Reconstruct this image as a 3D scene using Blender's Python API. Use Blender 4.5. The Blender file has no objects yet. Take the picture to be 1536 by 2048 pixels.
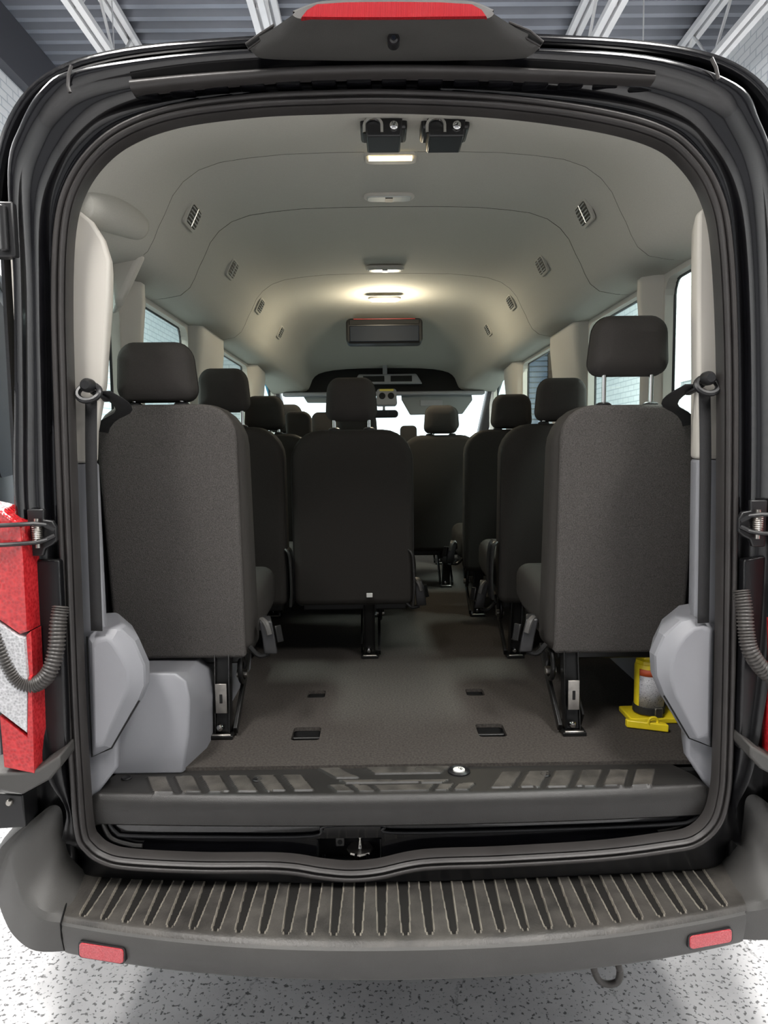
import bpy, bmesh, math, random
from mathutils import Vector, Matrix
random.seed(7)
S = bpy.context.scene
COL = S.collection
# ------------------------------------------------------------------ camera
FPX = 1420.0
CAM = Vector((-.053, -1.70, 1.555))
_d = Vector(((756-768)/FPX, (1024-900)/FPX, -1)).normalized()
_r = math.radians(.7)
_u = Vector((-math.sin(_r), math.cos(_r), 0)); _u = (_u-_d*_u.dot(_d)).normalized()
_R = _d.cross(_u)
MT = Matrix((_R, _d, _u))            # camera -> world
cd = bpy.data.cameras.new('camera'); cam = bpy.data.objects.new('camera', cd); COL.objects.link(cam)
cd.sensor_fit = 'VERTICAL'; cd.sensor_height = 36; cd.lens = 36*FPX/2048; cd.clip_start = .02; cd.clip_end = 200
cam.matrix_world = Matrix.Translation(CAM) @ MT.to_4x4()
S.camera = cam
def U(px, py, Y):                    # point of the photo's ray on the plane y = Y
    w = MT @ Vector(((px-768)/FPX, (1024-py)/FPX, -1))
    return CAM + w*((Y-CAM.y)/w.y)
def UZ(px, py, Z):
    w = MT @ Vector(((px-768)/FPX, (1024-py)/FPX, -1))
    return CAM + w*((Z-CAM.z)/w.z)
# ------------------------------------------------------------------ world, lights, exposure
S.view_settings.view_transform = 'Standard'; S.view_settings.look = 'None'
S.view_settings.exposure = 0.0; S.view_settings.gamma = 1; S.view_settings.use_curve_mapping = False
W = bpy.data.worlds.new('world'); S.world = W; W.use_nodes = True
W.node_tree.nodes['Background'].inputs[0].default_value = (.86, .93, 1, 1)
W.node_tree.nodes['Background'].inputs[1].default_value = 2.6
def area(name, loc, target, sx, sy, power, col=(1, 1, 1)):
    l = bpy.data.lights.new(name, 'AREA'); l.shape = 'RECTANGLE'; l.size = sx; l.size_y = sy; l.energy = power; l.color = col
    o = bpy.data.objects.new(name, l); COL.objects.link(o); o.location = loc
    o.rotation_euler = (Vector(target)-Vector(loc)).to_track_quat('-Z', 'Y').to_euler()
    return o
FIX = [(-1.3, -1.6), (1.3, -1.6), (-2.3, .8), (2.3, .8), (-2.3, 5.5), (2.3, 5.5)]
LAMPZ = 4.3
for i, (x, y) in enumerate(FIX):
    area('ceiling_fixture_light', (x, y, LAMPZ-.06), (x, y, 0), .5, 1.6, [105, 105, 200, 230, 300, 300][i], (1, .97, .93))
area('rear_fill_light', (0, -5.6, 2.0), (0, 0, 1.4), 5.0, 2.8, 14, (.96, .98, 1))  # added weak fill behind the camera; the back wall has no door
# ------------------------------------------------------------------ materials
def nt(name):
    m = bpy.data.materials.new(name); m.use_nodes = True
    return m, m.node_tree.nodes, m.node_tree.links, m.node_tree.nodes['Principled BSDF']
def mat(name, col, rough=.5, metal=0, coat=0, bump=0, bscale=200, var=0, vscale=30, emit=None, spec=.5, vcol=None, bdetail=2):
    m, n, l, b = nt(name)
    b.inputs['Base Color'].default_value = (*col, 1); b.inputs['Roughness'].default_value = rough
    b.inputs['Metallic'].default_value = metal; b.inputs['Coat Weight'].default_value = coat
    b.inputs['Specular IOR Level'].default_value = spec
    if emit: b.inputs['Emission Color'].default_value = (*emit[0], 1); b.inputs['Emission Strength'].default_value = emit[1]
    tc = n.new('ShaderNodeTexCoord')
    if var:
        z = n.new('ShaderNodeTexNoise'); z.inputs['Scale'].default_value = vscale; z.inputs['Detail'].default_value = 6
        l.new(tc.outputs['Object'], z.inputs['Vector'])
        r = n.new('ShaderNodeValToRGB'); r.color_ramp.elements[0].position = .3; r.color_ramp.elements[1].position = .72
        c2 = vcol or tuple(min(1, c*(1+var)) for c in col)
        r.color_ramp.elements[0].color = (*[c*(1-var*.5) for c in col], 1) if not vcol else (*col, 1)
        r.color_ramp.elements[1].color = (*c2, 1)
        l.new(z.outputs['Fac'], r.inputs[0]); l.new(r.outputs[0], b.inputs['Base Color'])
    if bump:
        z = n.new('ShaderNodeTexNoise'); z.inputs['Scale'].default_value = bscale; z.inputs['Detail'].default_value = bdetail
        l.new(tc.outputs['Object'], z.inputs['Vector'])
        bp = n.new('ShaderNodeBump'); bp.inputs['Strength'].default_value = bump; bp.inputs['Distance'].default_value = .002
        l.new(z.outputs['Fac'], bp.inputs['Height']); l.new(bp.outputs[0], b.inputs['Normal'])
    return m
M = {}
M['paint'] = mat('black gloss paint', (.004, .004, .005), .16, coat=.6, var=.5, vscale=9)
M['jamb'] = mat('black satin jamb paint', (.007, .007, .008), .28, bump=.15, bscale=14)
M['bumper'] = mat('charcoal textured plastic', (.058, .056, .053), .5, bump=.25, bscale=700, var=.15, vscale=6)
M['step'] = mat('scuffed charcoal step plastic', (.028, .026, .024), .42, bump=.4, bscale=160, var=1, vscale=14, vcol=(.085, .078, .070))
M['groove'] = mat('dark groove plastic', (.018, .017, .016), .4, bump=.2, bscale=300)
M['ridge'] = mat('highlighted ridge plastic', (.17, .155, .13), .4, var=.5, vscale=18)  # edge highlights of the step grooves, put into the colour as a paler plastic
M['sill'] = mat('dark sill plastic', (.022, .021, .020), .42, bump=.2, bscale=500, var=.2, vscale=8)
M['pad'] = mat('worn sill tread', (.036, .034, .031), .40, bump=.3, bscale=300, var=1, vscale=22, vcol=(.105, .097, .086))
M['liner'] = mat('grey felt headliner', (.42, .41, .37), .95, bump=.25, bscale=900, var=.06, vscale=300, spec=.1)
M['beige'] = mat('light beige trim plastic', (.50, .475, .43), .6, bump=.1, bscale=700)
M['grey'] = mat('cool grey trim plastic', (.24, .243, .262), .48, bump=.12, bscale=600, var=.06, vscale=5)
M['carpet'] = mat('dark grey carpet', (.060, .054, .049), .98, bump=.8, bscale=700, var=.45, vscale=160, spec=.1)
M['felt'] = mat('charcoal felt seat back', (.076, .071, .067), .98, bump=.9, bscale=420, var=.5, vscale=330, spec=.15)
M['cloth'] = mat('dark brown grey seat cloth', (.038, .035, .032), .9, bump=.4, bscale=1100, var=.2, vscale=500, spec=.2)
M['head'] = mat('charcoal headrest cloth', (.048, .044, .041), .9, bump=.5, bscale=1300, var=.2, vscale=700, spec=.2)
M['black'] = mat('black plastic', (.012, .012, .013), .38)
M['frame'] = mat('black seat frame metal', (.012, .012, .012), .35, metal=.3)
M['steel'] = mat('bare steel', (.40, .38, .35), .35, metal=1, var=.3, vscale=40)
M['chrome'] = mat('polished chrome', (.75, .75, .75), .12, metal=1)
M['rubber'] = mat('grey black rubber', (.034, .031, .030), .42, var=.25, vscale=7)
M['hose'] = mat('ribbed hose plastic', (.060, .054, .050), .4)
M['belt'] = mat('black seat belt webbing', (.012, .012, .013), .7, bump=.5, bscale=900)
M['white'] = mat('white plastic', (.75, .75, .72), .5)
M['dark'] = mat('dark recess', (.004, .004, .004), .8)
M['yellow'] = mat('yellow jack paint', (.80, .62, .02), .38, var=.2, vscale=12)
M['red'] = mat('red label band', (.55, .09, .03), .5)
M['visor'] = mat('grey sun visor', (.22, .23, .235), .8)
M['warm'] = mat('lit lamp lens', (1, .9, .6), .4, emit=((1, .78, .38), 5))
M['lampw'] = mat('warm lit lamp lens', (1, .9, .7), .4, emit=((1, .82, .55), 9))
M['fixture'] = mat('lit ceiling tube', (1, 1, 1), .4, emit=((1, .98, .95), 12))
M['lamplens'] = mat('unlit lamp lens', (.42, .44, .42), .25)
M['redglow'] = mat('red screen light', (.3, .02, .02), .3)
M['screen'] = mat('dark screen glass', (.012, .016, .024), .6, spec=.15)
M['whitepaint'] = mat('white truss paint', (.62, .62, .63), .5)
M['pipey'] = mat('yellow pipe', (.75, .68, .30), .5)
M['darkwall'] = mat('dark steel band', (.05, .05, .06), .6)
M['paper'] = mat('white paper', (.9, .9, .9), .8)
M['blue'] = mat('blue car paint', (.05, .32, .55), .25, coat=.5)
M['silver'] = mat('silver car paint', (.55, .58, .6), .3, metal=.4)
M['slatblue'] = mat('blue grey slats', (.22, .27, .36), .5)
M['brown'] = mat('brown door frame', (.12, .075, .05), .6)
M['stickery'] = mat('yellow warning sticker', (.62, .50, .06), .5)

def lens_mat(name, c1, c2, scale, emit=0, strip=False):
    m, n, l, b = nt(name)
    tc = n.new('ShaderNodeTexCoord'); v = n.new('ShaderNodeTexVoronoi'); v.inputs['Scale'].default_value = scale
    if strip:
        v = n.new('ShaderNodeTexWave'); v.inputs['Scale'].default_value = scale; v.bands_direction = 'X'
    l.new(tc.outputs['Object'], v.inputs['Vector'])
    r = n.new('ShaderNodeValToRGB'); r.color_ramp.elements[0].color = (*c1, 1); r.color_ramp.elements[1].color = (*c2, 1)
    l.new(v.outputs[0], r.inputs[0]); l.new(r.outputs[0], b.inputs['Base Color'])
    bp = n.new('ShaderNodeBump'); bp.inputs['Strength'].default_value = .5; bp.inputs['Distance'].default_value = .002
    l.new(v.outputs[0], bp.inputs['Height']); l.new(bp.outputs[0], b.inputs['Normal'])
    b.inputs['Roughness'].default_value = .15; b.inputs['Coat Weight'].default_value = .6
    return m
M['redlens'] = lens_mat('red ribbed lens', (.26, .006, .01), (.50, .02, .03), 140, strip=True)
M['redtail'] = lens_mat('red tail lens', (.30, .006, .01), (.62, .03, .035), 130)
M['clear'] = lens_mat('clear faceted lens', (.30, .30, .31), (.66, .66, .68), 170)
M['reflector'] = lens_mat('red reflector', (.42, .035, .045), (.56, .07, .085), 260)

def glass_mat():
    m = bpy.data.materials.new('tinted window glass'); m.use_nodes = True; n = m.node_tree.nodes; l = m.node_tree.links
    n.clear(); o = n.new('ShaderNodeOutputMaterial'); t = n.new('ShaderNodeBsdfTransparent'); g = n.new('ShaderNodeBsdfGlossy')
    t.inputs[0].default_value = (.86, .95, .93, 1); g.inputs['Roughness'].default_value = .03
    mx = n.new('ShaderNodeMixShader'); lw = n.new('ShaderNodeLayerWeight'); fr = n.new('ShaderNodeMath'); fr.operation = 'MULTIPLY'; pw = n.new('ShaderNodeMath'); pw.operation = 'POWER'; pw.inputs[1].default_value = 4; l.new(lw.outputs['Facing'], pw.inputs[0]); l.new(pw.outputs[0], fr.inputs[0]); fr.inputs[1].default_value = .3
    l.new(fr.outputs[0], mx.inputs[0]); l.new(t.outputs[0], mx.inputs[1]); l.new(g.outputs[0], mx.inputs[2]); l.new(mx.outputs[0], o.inputs[0])
    return m
M['glass'] = glass_mat()

def concrete():
    m, n, l, b = nt('pitted painted concrete')
    tc = n.new('ShaderNodeTexCoord')
    def noise(s, d=6, r=.6):
        z = n.new('ShaderNodeTexNoise'); z.inputs['Scale'].default_value = s; z.inputs['Detail'].default_value = d; z.inputs['Roughness'].default_value = r
        l.new(tc.outputs['Object'], z.inputs['Vector']); return z
    def ramp(src, p0, c0, p1, c1):
        r = n.new('ShaderNodeValToRGB'); r.color_ramp.elements[0].position = p0; r.color_ramp.elements[0].color = (*c0, 1)
        r.color_ramp.elements[1].position = p1; r.color_ramp.elements[1].color = (*c1, 1); l.new(src, r.inputs[0]); return r
    base = ramp(noise(2.5).outputs['Fac'], .35, (.40, .40, .41), .7, (.56, .56, .57))
    sp = ramp(noise(75, 3, .55).outputs['Fac'], .37, (.10, .10, .10), .42, (1, 1, 1))
    sp2 = ramp(noise(22, 8, .7).outputs['Fac'], .31, (.25, .24, .23), .36, (1, 1, 1))
    v = n.new('ShaderNodeTexVoronoi'); v.feature = 'DISTANCE_TO_EDGE'; v.inputs['Scale'].default_value = .9
    ds = n.new('ShaderNodeVectorMath'); ds.operation = 'ADD'; z = noise(5); sc = n.new('ShaderNodeVectorMath'); sc.operation = 'SCALE'; sc.inputs['Scale'].default_value = .25
    l.new(z.outputs['Color'], sc.inputs[0]); l.new(tc.outputs['Object'], ds.inputs[0]); l.new(sc.outputs[0], ds.inputs[1]); l.new(ds.outputs[0], v.inputs['Vector'])
    cr = ramp(v.outputs['Distance'], .0005, (.5, .5, .5), .003, (1, 1, 1))
    last = base.outputs[0]
    for q in (sp, sp2, cr):
        mx = n.new('ShaderNodeMix'); mx.data_type = 'RGBA'; mx.blend_type = 'MULTIPLY'; mx.inputs[0].default_value = .9
        l.new(last, mx.inputs[6]); l.new(q.outputs[0], mx.inputs[7]); last = mx.outputs[2]
    l.new(last, b.inputs['Base Color']); b.inputs['Roughness'].default_value = .55
    bp = n.new('ShaderNodeBump'); bp.inputs['Strength'].default_value = .6; bp.inputs['Distance'].default_value = .004
    l.new(sp.outputs[0], bp.inputs['Height']); l.new(bp.outputs[0], b.inputs['Normal'])
    return m
M['concrete'] = concrete()
def brickm():
    m, n, l, b = nt('white painted block wall')
    tc = n.new('ShaderNodeTexCoord'); mp = n.new('ShaderNodeMapping'); mp.inputs['Rotation'].default_value = (0, 0, 0)
    sx = n.new('ShaderNodeSeparateXYZ'); cx = n.new('ShaderNodeCombineXYZ')
    l.new(tc.outputs['Object'], sx.inputs[0]); ad = n.new('ShaderNodeMath'); l.new(sx.outputs[0], ad.inputs[0]); l.new(sx.outputs[1], ad.inputs[1])
    l.new(ad.outputs[0], cx.inputs[0]); l.new(sx.outputs[2], cx.inputs[1])
    k = n.new('ShaderNodeTexBrick'); k.inputs['Color1'].default_value = (.72, .74, .75, 1); k.inputs['Color2'].default_value = (.78, .79, .80, 1)
    k.inputs['Mortar'].default_value = (.50, .53, .56, 1); k.inputs['Scale'].default_value = 1; k.inputs['Brick Width'].default_value = .215
    k.inputs['Row Height'].default_value = .078; k.inputs['Mortar Size'].default_value = .007
    l.new(cx.outputs[0], k.inputs['Vector']); l.new(k.outputs[0], b.inputs['Base Color']); b.inputs['Roughness'].default_value = .7
    bp = n.new('ShaderNodeBump'); bp.inputs['Distance'].default_value = .01; bp.inputs['Strength'].default_value = .4; bp.invert = True
    l.new(k.outputs['Fac'], bp.inputs['Height']); l.new(bp.outputs[0], b.inputs['Normal'])
    return m
M['brick'] = brickm()
M['deck'] = mat('corrugated roof deck', (.20, .21, .24), .5, metal=.3, var=.25, vscale=1.5)
def labelm():
    m, n, l, b = nt('silver instruction label')
    tc = n.new('ShaderNodeTexCoord'); z = n.new('ShaderNodeTexNoise'); z.inputs['Scale'].default_value = 75; z.inputs['Detail'].default_value = 1.5; z.inputs['Distortion'].default_value = 2.5
    l.new(tc.outputs['Object'], z.inputs['Vector']); r = n.new('ShaderNodeValToRGB')
    e = r.color_ramp.elements; r.color_ramp.interpolation = 'CONSTANT'; e[0].position = 0; e[0].color = (.45, .45, .47, 1); e[1].position = .52; e[1].color = (.45, .45, .47, 1)
    k = e.new(.495); k.color = (.05, .05, .06, 1)
    l.new(z.outputs['Fac'], r.inputs[0]); l.new(r.outputs[0], b.inputs['Base Color']); b.inputs['Roughness'].default_value = .4
    return m
M['label'] = labelm()
# ------------------------------------------------------------------ mesh helpers
class G:
    def __init__(s): s.v = []; s.f = []; s.m = []
    def add(s, v, f, mi=0):
        o = len(s.v); s.v += [tuple(p) for p in v]; s.f += [tuple(i+o for i in q) for q in f]; s.m += [mi]*len(f); return s
    def box(s, c, d, rot=None, mi=0):
        v = [Vector((x*d[0]/2, y*d[1]/2, z*d[2]/2)) for x in (-1, 1) for y in (-1, 1) for z in (-1, 1)]
        if rot:
            R = Matrix.Rotation(rot[2], 3, 'Z') @ Matrix.Rotation(rot[1], 3, 'Y') @ Matrix.Rotation(rot[0], 3, 'X'); v = [R @ p for p in v]
        v = [p+Vector(c) for p in v]
        return s.add(v, [(0, 1, 3, 2), (4, 6, 7, 5), (0, 4, 5, 1), (2, 3, 7, 6), (0, 2, 6, 4), (1, 5, 7, 3)], mi)
    def bar(s, a, b, w, h, mi=0, up=(0, 0, 1)):
        a = Vector(a); b = Vector(b); t = (b-a).normalized(); u = Vector(up)
        if abs(t.dot(u)) > .98: u = Vector((1, 0, 0))
        x = t.cross(u).normalized(); u = x.cross(t)
        v = [p+x*w/2*i+u*h/2*j for p in (a, b) for i, j in ((-1, -1), (1, -1), (1, 1), (-1, 1))]
        return s.add(v, [(3, 2, 1, 0), (4, 5, 6, 7), (0, 1, 5, 4), (1, 2, 6, 5), (2, 3, 7, 6), (3, 0, 4, 7)], mi)
    def grid(s, rows, mi=0, closeu=False, closev=False):
        n = len(rows[0]); m = len(rows); v = [p for r in rows for p in r]; f = []
        for i in range(m if closev else m-1):
            for j in range(n if closeu else n-1):
                a = i*n+j; b = i*n+(j+1) % n; c = ((i+1) % m)*n+(j+1) % n; d = ((i+1) % m)*n+j
                f.append((a, b, c, d))
        return s.add(v, f, mi)
    def loft(s, rings, mi=0, caps=True):
        s.grid(rings, mi, closeu=True); n = len(rings[0])
        if caps:
            s.add(rings[0], [tuple(range(n))[::-1]], mi); s.add(rings[-1], [tuple(range(n))], mi)
        return s
    def tube(s, path, r, n=10, mi=0, closed=False):
        P = [Vector(p) for p in path]; rs = r if isinstance(r, (list, tuple)) else [r]*len(P); rings = []; pn = None
        for i, p in enumerate(P):
            if closed: t = (P[(i+1) % len(P)]-P[i-1])
            else: t = P[min(i+1, len(P)-1)]-P[max(i-1, 0)]
            t.normalize()
            if pn is None: pn = t.orthogonal().normalized()
            else: pn = (pn-t*pn.dot(t)).normalized()
            b = t.cross(pn)
            rings.append([p+(pn*math.cos(a)+b*math.sin(a))*rs[i] for a in [2*math.pi*k/n for k in range(n)]])
        if closed: return s.grid(rings, mi, closeu=True, closev=True)
        return s.loft(rings, mi)
    def cyl(s, a, b, r, n=20, mi=0): return s.tube([a, b], r, n, mi)
    def lathe(s, c, prof, n=28, mi=0, axis='Z'):
        rings = []
        for r, h in prof:
            ring = []
            for k in range(n):
                a = 2*math.pi*k/n
                if axis == 'Z': ring.append((c[0]+r*math.cos(a), c[1]+r*math.sin(a), c[2]+h))
                else: ring.append((c[0]+r*math.cos(a), c[1]+h, c[2]+r*math.sin(a)))
            rings.append(ring)
        return s.loft(rings, mi)
    def prism(s, poly, y0, y1, mi=0):        # polygon of (x, z) extruded along y
        return s.loft([[(x, y0, z) for x, z in poly], [(x, y1, z) for x, z in poly]], mi)
    def build(s, name, mats, parent=None, bevel=0, seg=2, smooth=True, angle=40, solid=0, sub=0):
        me = bpy.data.meshes.new(name); me.from_pydata(s.v, [], s.f)
        bm = bmesh.new(); bm.from_mesh(me); 
        for i, fc in enumerate(bm.faces): fc.material_index = s.m[i]
        bmesh.ops.remove_doubles(bm, verts=bm.verts, dist=1e-6)
        if not solid: bmesh.ops.recalc_face_normals(bm, faces=bm.faces)
        bm.to_mesh(me); bm.free()
        for k in (mats if isinstance(mats, list) else [mats]): me.materials.append(M[k])
        if smooth:
            me.polygons.foreach_set('use_smooth', [True]*len(me.polygons)); me.set_sharp_from_angle(angle=math.radians(angle))
        o = bpy.data.objects.new(name, me); COL.objects.link(o)
        if parent: o.parent = parent; o.matrix_parent_inverse = Matrix.Translation(-parent.location) if parent.type == 'EMPTY' else Matrix.Identity(4)
        if parent and parent.type != 'EMPTY': pass
        if solid:
            q = o.modifiers.new('solid', 'SOLIDIFY'); q.thickness = abs(solid); q.offset = -1 if solid > 0 else 1
        if sub:
            q = o.modifiers.new('sub', 'SUBSURF'); q.levels = sub; q.render_levels = sub
        if bevel:
            q = o.modifiers.new('bevel', 'BEVEL'); q.width = bevel; q.segments = seg; q.limit_method = 'ANGLE'; q.angle_limit = math.radians(40); q.harden_normals = False
        return o
def rrect(w, h, r, n=7, cx=0, cz=0, tw=1.0):
    """rounded rectangle of (x, z); r one radius or four (bl, br, tr, tl); tw narrows the top"""
    if not isinstance(r, (list, tuple)): r = [r]*4
    r = [max(.001, min(q, w/2-.0005, h/2-.0005)) for q in r]
    out = []
    for k, (sx, sz) in enumerate(((-1, -1), (1, -1), (1, 1), (-1, 1))):
        ox = sx*(w/2-r[k]); oz = sz*(h/2-r[k]); a0 = math.pi+k*math.pi/2
        for i in range(n):
            a = a0+math.pi/2*i/(n-1); out.append((ox+r[k]*math.cos(a), oz+r[k]*math.sin(a)))
    return [(cx+x*(1+(tw-1)*(z/h+.5)), cz+z) for x, z in out]
def puffy(g, w, h, r, prof, cx=0, cz=0, tw=1.0, shear=0, n=7, mi=0, yoff=None):
    """rounded block: prof is a list of (inset, y)"""
    rings = []
    for ins, y in prof:
        rr = [max(.002, q-ins) for q in (r if isinstance(r, (list, tuple)) else [r]*4)]
        ring = [(x, y+shear*(z-cz)+(yoff(x, z) if yoff else 0), z) for x, z in rrect(w-2*ins, h-2*ins, rr, n, cx, cz, tw)]
        rings.append(ring)
    g.loft(rings, mi); return g
def edgeprof(y0, y1, e, n=4):
    """inset profile with round edges of radius e from y0 to y1"""
    a = [(e*(1-math.sin(math.pi/2*i/n)), y0+e*(1-math.cos(math.pi/2*i/n))) for i in range(n+1)]
    b = [(e*(1-math.cos(math.pi/2*i/n)), y1-e+e*math.sin(math.pi/2*i/n)) for i in range(n+1)]
    return a+b
def spline(pts, m=8, closed=True):
    P = [Vector(p) for p in pts]; n = len(P); out = []
    for i in range(n if closed else n-1):
        if closed: a, b, c, d = P[i-1], P[i], P[(i+1) % n], P[(i+2) % n]
        else: a, b, c, d = P[max(i-1, 0)], P[i], P[i+1], P[min(i+2, n-1)]
        for k in range(m):
            t = k/m; out.append(.5*((2*b)+(c-a)*t+(2*a-5*b+4*c-d)*t*t+(3*b-a-3*c+d)*t**3))
    if not closed: out.append(P[-1])
    return out
def thing(name, label, cat, loc=(0, 0, 0), group=None):
    o = bpy.data.objects.new(name, None); COL.objects.link(o); o.location = loc; o.empty_display_size = .1
    tag(o, label, cat, group); return o
def tag(o, label, cat, group=None):
    o['label'] = label; o['category'] = cat
    if group: o['group'] = group
    return o
def struct(o): o['kind'] = 'structure'; return o
def holed(name, outer, holes, plane, mats, parent, th, flip=False):
    """flat panel with holes, solidified; outer/holes in 2D, plane maps (a, b) -> 3D"""
    bm = bmesh.new(); ed = []
    for lp in [outer]+holes:
        vs = [bm.verts.new(plane(*p)) for p in lp]; ed += [bm.edges.new((vs[i], vs[(i+1) % len(vs)])) for i in range(len(vs))]
    bmesh.ops.triangle_fill(bm, use_beauty=True, edges=ed)
    bmesh.ops.recalc_face_normals(bm, faces=bm.faces)
    ref = [f for f in bm.faces][0].normal
    me = bpy.data.meshes.new(name); bm.to_mesh(me); bm.free(); me.materials.append(M[mats])
    o = bpy.data.objects.new(name, me); COL.objects.link(o)
    if parent: o.parent = parent
    q = o.modifiers.new('solid', 'SOLIDIFY'); q.thickness = th; q.offset = 0
    return o
# ------------------------------------------------------------------ the garage
RX0, RX1, RY0, RY1, RZ = -3.4, 3.5, -6.2, 12.0, 5.5
g = G(); g.box(((RX0+RX1)/2, 3, -.05), (RX1-RX0, 20, .1)); struct(g.build('floor', 'concrete', smooth=False))
g = G(); g.box((RX0-.1, 3, RZ/2), (.2, 20, RZ)); g.box((RX0+.04, 3, 5.25), (.12, 20, .5), mi=1); struct(g.build('wall_left', ['brick', 'darkwall'], smooth=False))
g = G(); g.box((RX1+.1, 3, RZ/2), (.2, 20, RZ)); struct(g.build('wall_right', 'brick', smooth=False))
g = G(); g.box(((RX0+RX1)/2, RY0-.1, RZ/2), (RX1-RX0, .2, RZ)); struct(g.build('wall_back', 'darkwall', smooth=False))
g = G()
for x0, x1, z0, z1 in ((RX0, -2.6, 0, RZ), (2.6, RX1, 0, RZ), (-2.6, 2.6, 3.6, RZ)): g.box(((x0+x1)/2, RY1+.1, (z0+z1)/2), (x1-x0, .2, z1-z0))
struct(g.build('wall_front', 'brick', smooth=False))
rows = []; y = RY0; up = 0
prof = []
while y < RY1+.5:
    for dy, z in ((0, 0), (.06, 0), (.09, .06), (.15, .06), (.18, 0)): prof.append((y+dy, RZ+z))
    y += .18
g = G(); g.grid([[(RX0, a, b) for a, b in prof], [(RX1, a, b) for a, b in prof]]); g.box(((RX0+RX1)/2, 3, RZ+.2), (RX1-RX0, 20, .1))
struct(g.build('ceiling', 'deck', smooth=False))
jl = ['leftmost open web roof joist, left of the van roof', 'second open web roof joist from the left, above the van roof edge',
      'roof joist hidden mostly behind the brake light pod', 'open web roof joist right of the brake light pod', 'rightmost open web roof joist by the bright wall']
for i, x in enumerate((-2.35, -.95, .35, 1.85, 3.0)):
    t = thing('roof_joist', jl[i], 'joist', (x, 3, RZ-.5), 'open web joists under the roof deck')
    for z, w in ((RZ-.04, .13), (RZ-.50, .11)):
        g = G(); g.box((x-.04, 3, z), (.05, 19, .05)); g.box((x+.04, 3, z), (.05, 19, .05)); g.box((x, 3, z+.02), (.12, 19, .01)); g.build('chord', 'whitepaint', t, smooth=False)
    g = G(); y = -5.5; s = 0
    while y < 11:
        g.cyl((x, y, RZ-.5 if s else RZ-.04), (x, y+.42, RZ-.04 if s else RZ-.5), .014, 6); y += .42; s = 1-s
    g.build('web_rod', 'whitepaint', t)
for nm, y, z, m, r, lab in (('gas_pipe', 1.9, 4.45, 'pipey', .022, 'thin yellow pipe crossing below the roof joists'), ('sprinkler_pipe', 2.15, 4.38, 'whitepaint', .035, 'white pipe crossing below the joists in front of the yellow one')):
    g = G(); g.cyl((RX0, y, z), (RX1, y, z), r, 12)
    if m == 'whitepaint': g.cyl((2.55, y, z), (2.85, y, z), .06, 12)
    tag(g.build(nm, m), lab, 'pipe')
for i, (x, y) in enumerate(FIX):
    t = thing('ceiling_light', 'long tube light fixture hanging %s' % ['behind the camera on the left', 'behind the camera on the right', 'left of the van rear', 'right of the van rear', 'left of the van front', 'right of the van front'][i], 'lamp', (x, y, LAMPZ), 'tube lights of the garage')
    g = G(); g.box((x, y, LAMPZ+.02), (.5, 1.7, .06)); g.build('housing', 'whitepaint', t, bevel=.01)
    g = G(); g.box((x, y, LAMPZ-.03), (.42, 1.6, .03)); g.build('tube', 'fixture', t)
    for dy in (-.7, .7): G().cyl((x, y+dy, LAMPZ), (x, y+dy, RZ), .006, 6).build('hanger', 'whitepaint', t)
# right wall: roll-up door seen through the cabin windows
t = thing('roller_door', 'narrow blue grey ribbed door in the front wall right of the big doorway', 'door', (3.0, RY1-.05, 0))
g = G()
for k in range(34): g.box((2.98, RY1-.03, .05+k*.1), (.42, .05, .085))
g.build('curtain', 'slatblue', t, bevel=.01)
g = G(); g.box((3.3, RY1-.06, 1.7), (.22, .12, 3.4)); g.box((2.72, RY1-.06, 1.7), (.1, .12, 3.4)); g.box((3.0, RY1-.06, 3.5), (.8, .12, .2)); g.build('frame', 'brown', t)
tag(G().box((RX1-.03, 6.4, 2.40), (.02, .5, .20)).build('paper_notice', 'paper'), 'blank white sheet on the right garage wall seen through the rearmost window', 'sheet')
def car(loc, ang, paint, label):
    t = thing('parked_car', label, 'car', loc); Rm = Matrix.Translation(Vector(loc)) @ Matrix.Rotation(ang, 4, 'Z')
    def tr(o): o.matrix_parent_inverse = Matrix.Identity(4); o.data.transform(Matrix.Rotation(ang, 4, 'Z'))
    def part(gg, nm, m, **k):
        o = gg.build(nm, m, None, **k); o.parent = t; tr(o); return o
    body = [(-2.2, .35), (-2.25, .6), (-2.15, .85), (-1.2, .98), (1.6, 1.0), (2.15, .92), (2.22, .6), (2.15, .35)]
    part(G().loft([[(x*(.97 if abs(y) > .8 else 1), y, z) for x, z in body] for y in (-.88, -.8, .8, .88)]), 'body', paint, bevel=.03)
    cab = [(-1.25, .97), (-.45, 1.46), (.9, 1.48), (1.75, 1.0)]
    part(G().loft([[(x, y*(1 if z < 1.2 else .8), z) for x, z in cab] for y in (-.8, .8)]), 'glasshouse', 'screen', bevel=.03)
    part(G().loft([[(x, y, z) for x, z in ((-.42, 1.46), (-.4, 1.5), (.85, 1.52), (.9, 1.48))] for y in (-.62, .62)]), 'roof', paint, bevel=.015)
    for sx in (-1.4, 1.4):
        for sy in (-.86, .86): 
            o = part(G().lathe((sx, sy-.1 if sy > 0 else sy-.08, .33), [(.05, 0), (.30, 0), (.33, .03), (.33, .15), (.30, .18), (.05, .18)], axis='Y'), 'wheel', 'black')
    return t
car((-2.1, 9.2, 0), math.radians(90), 'blue', 'blue car parked left of the van behind its side windows')
car((2.5, 8.4, 0), math.radians(90), 'silver', 'silver car parked right of the van behind its side windows')
# ------------------------------------------------------------------ the van
van = thing('passenger_van', 'black passenger van with its rear doorway open, seen from behind', 'van', (0, 0, 0))
FZ = .70
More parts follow.
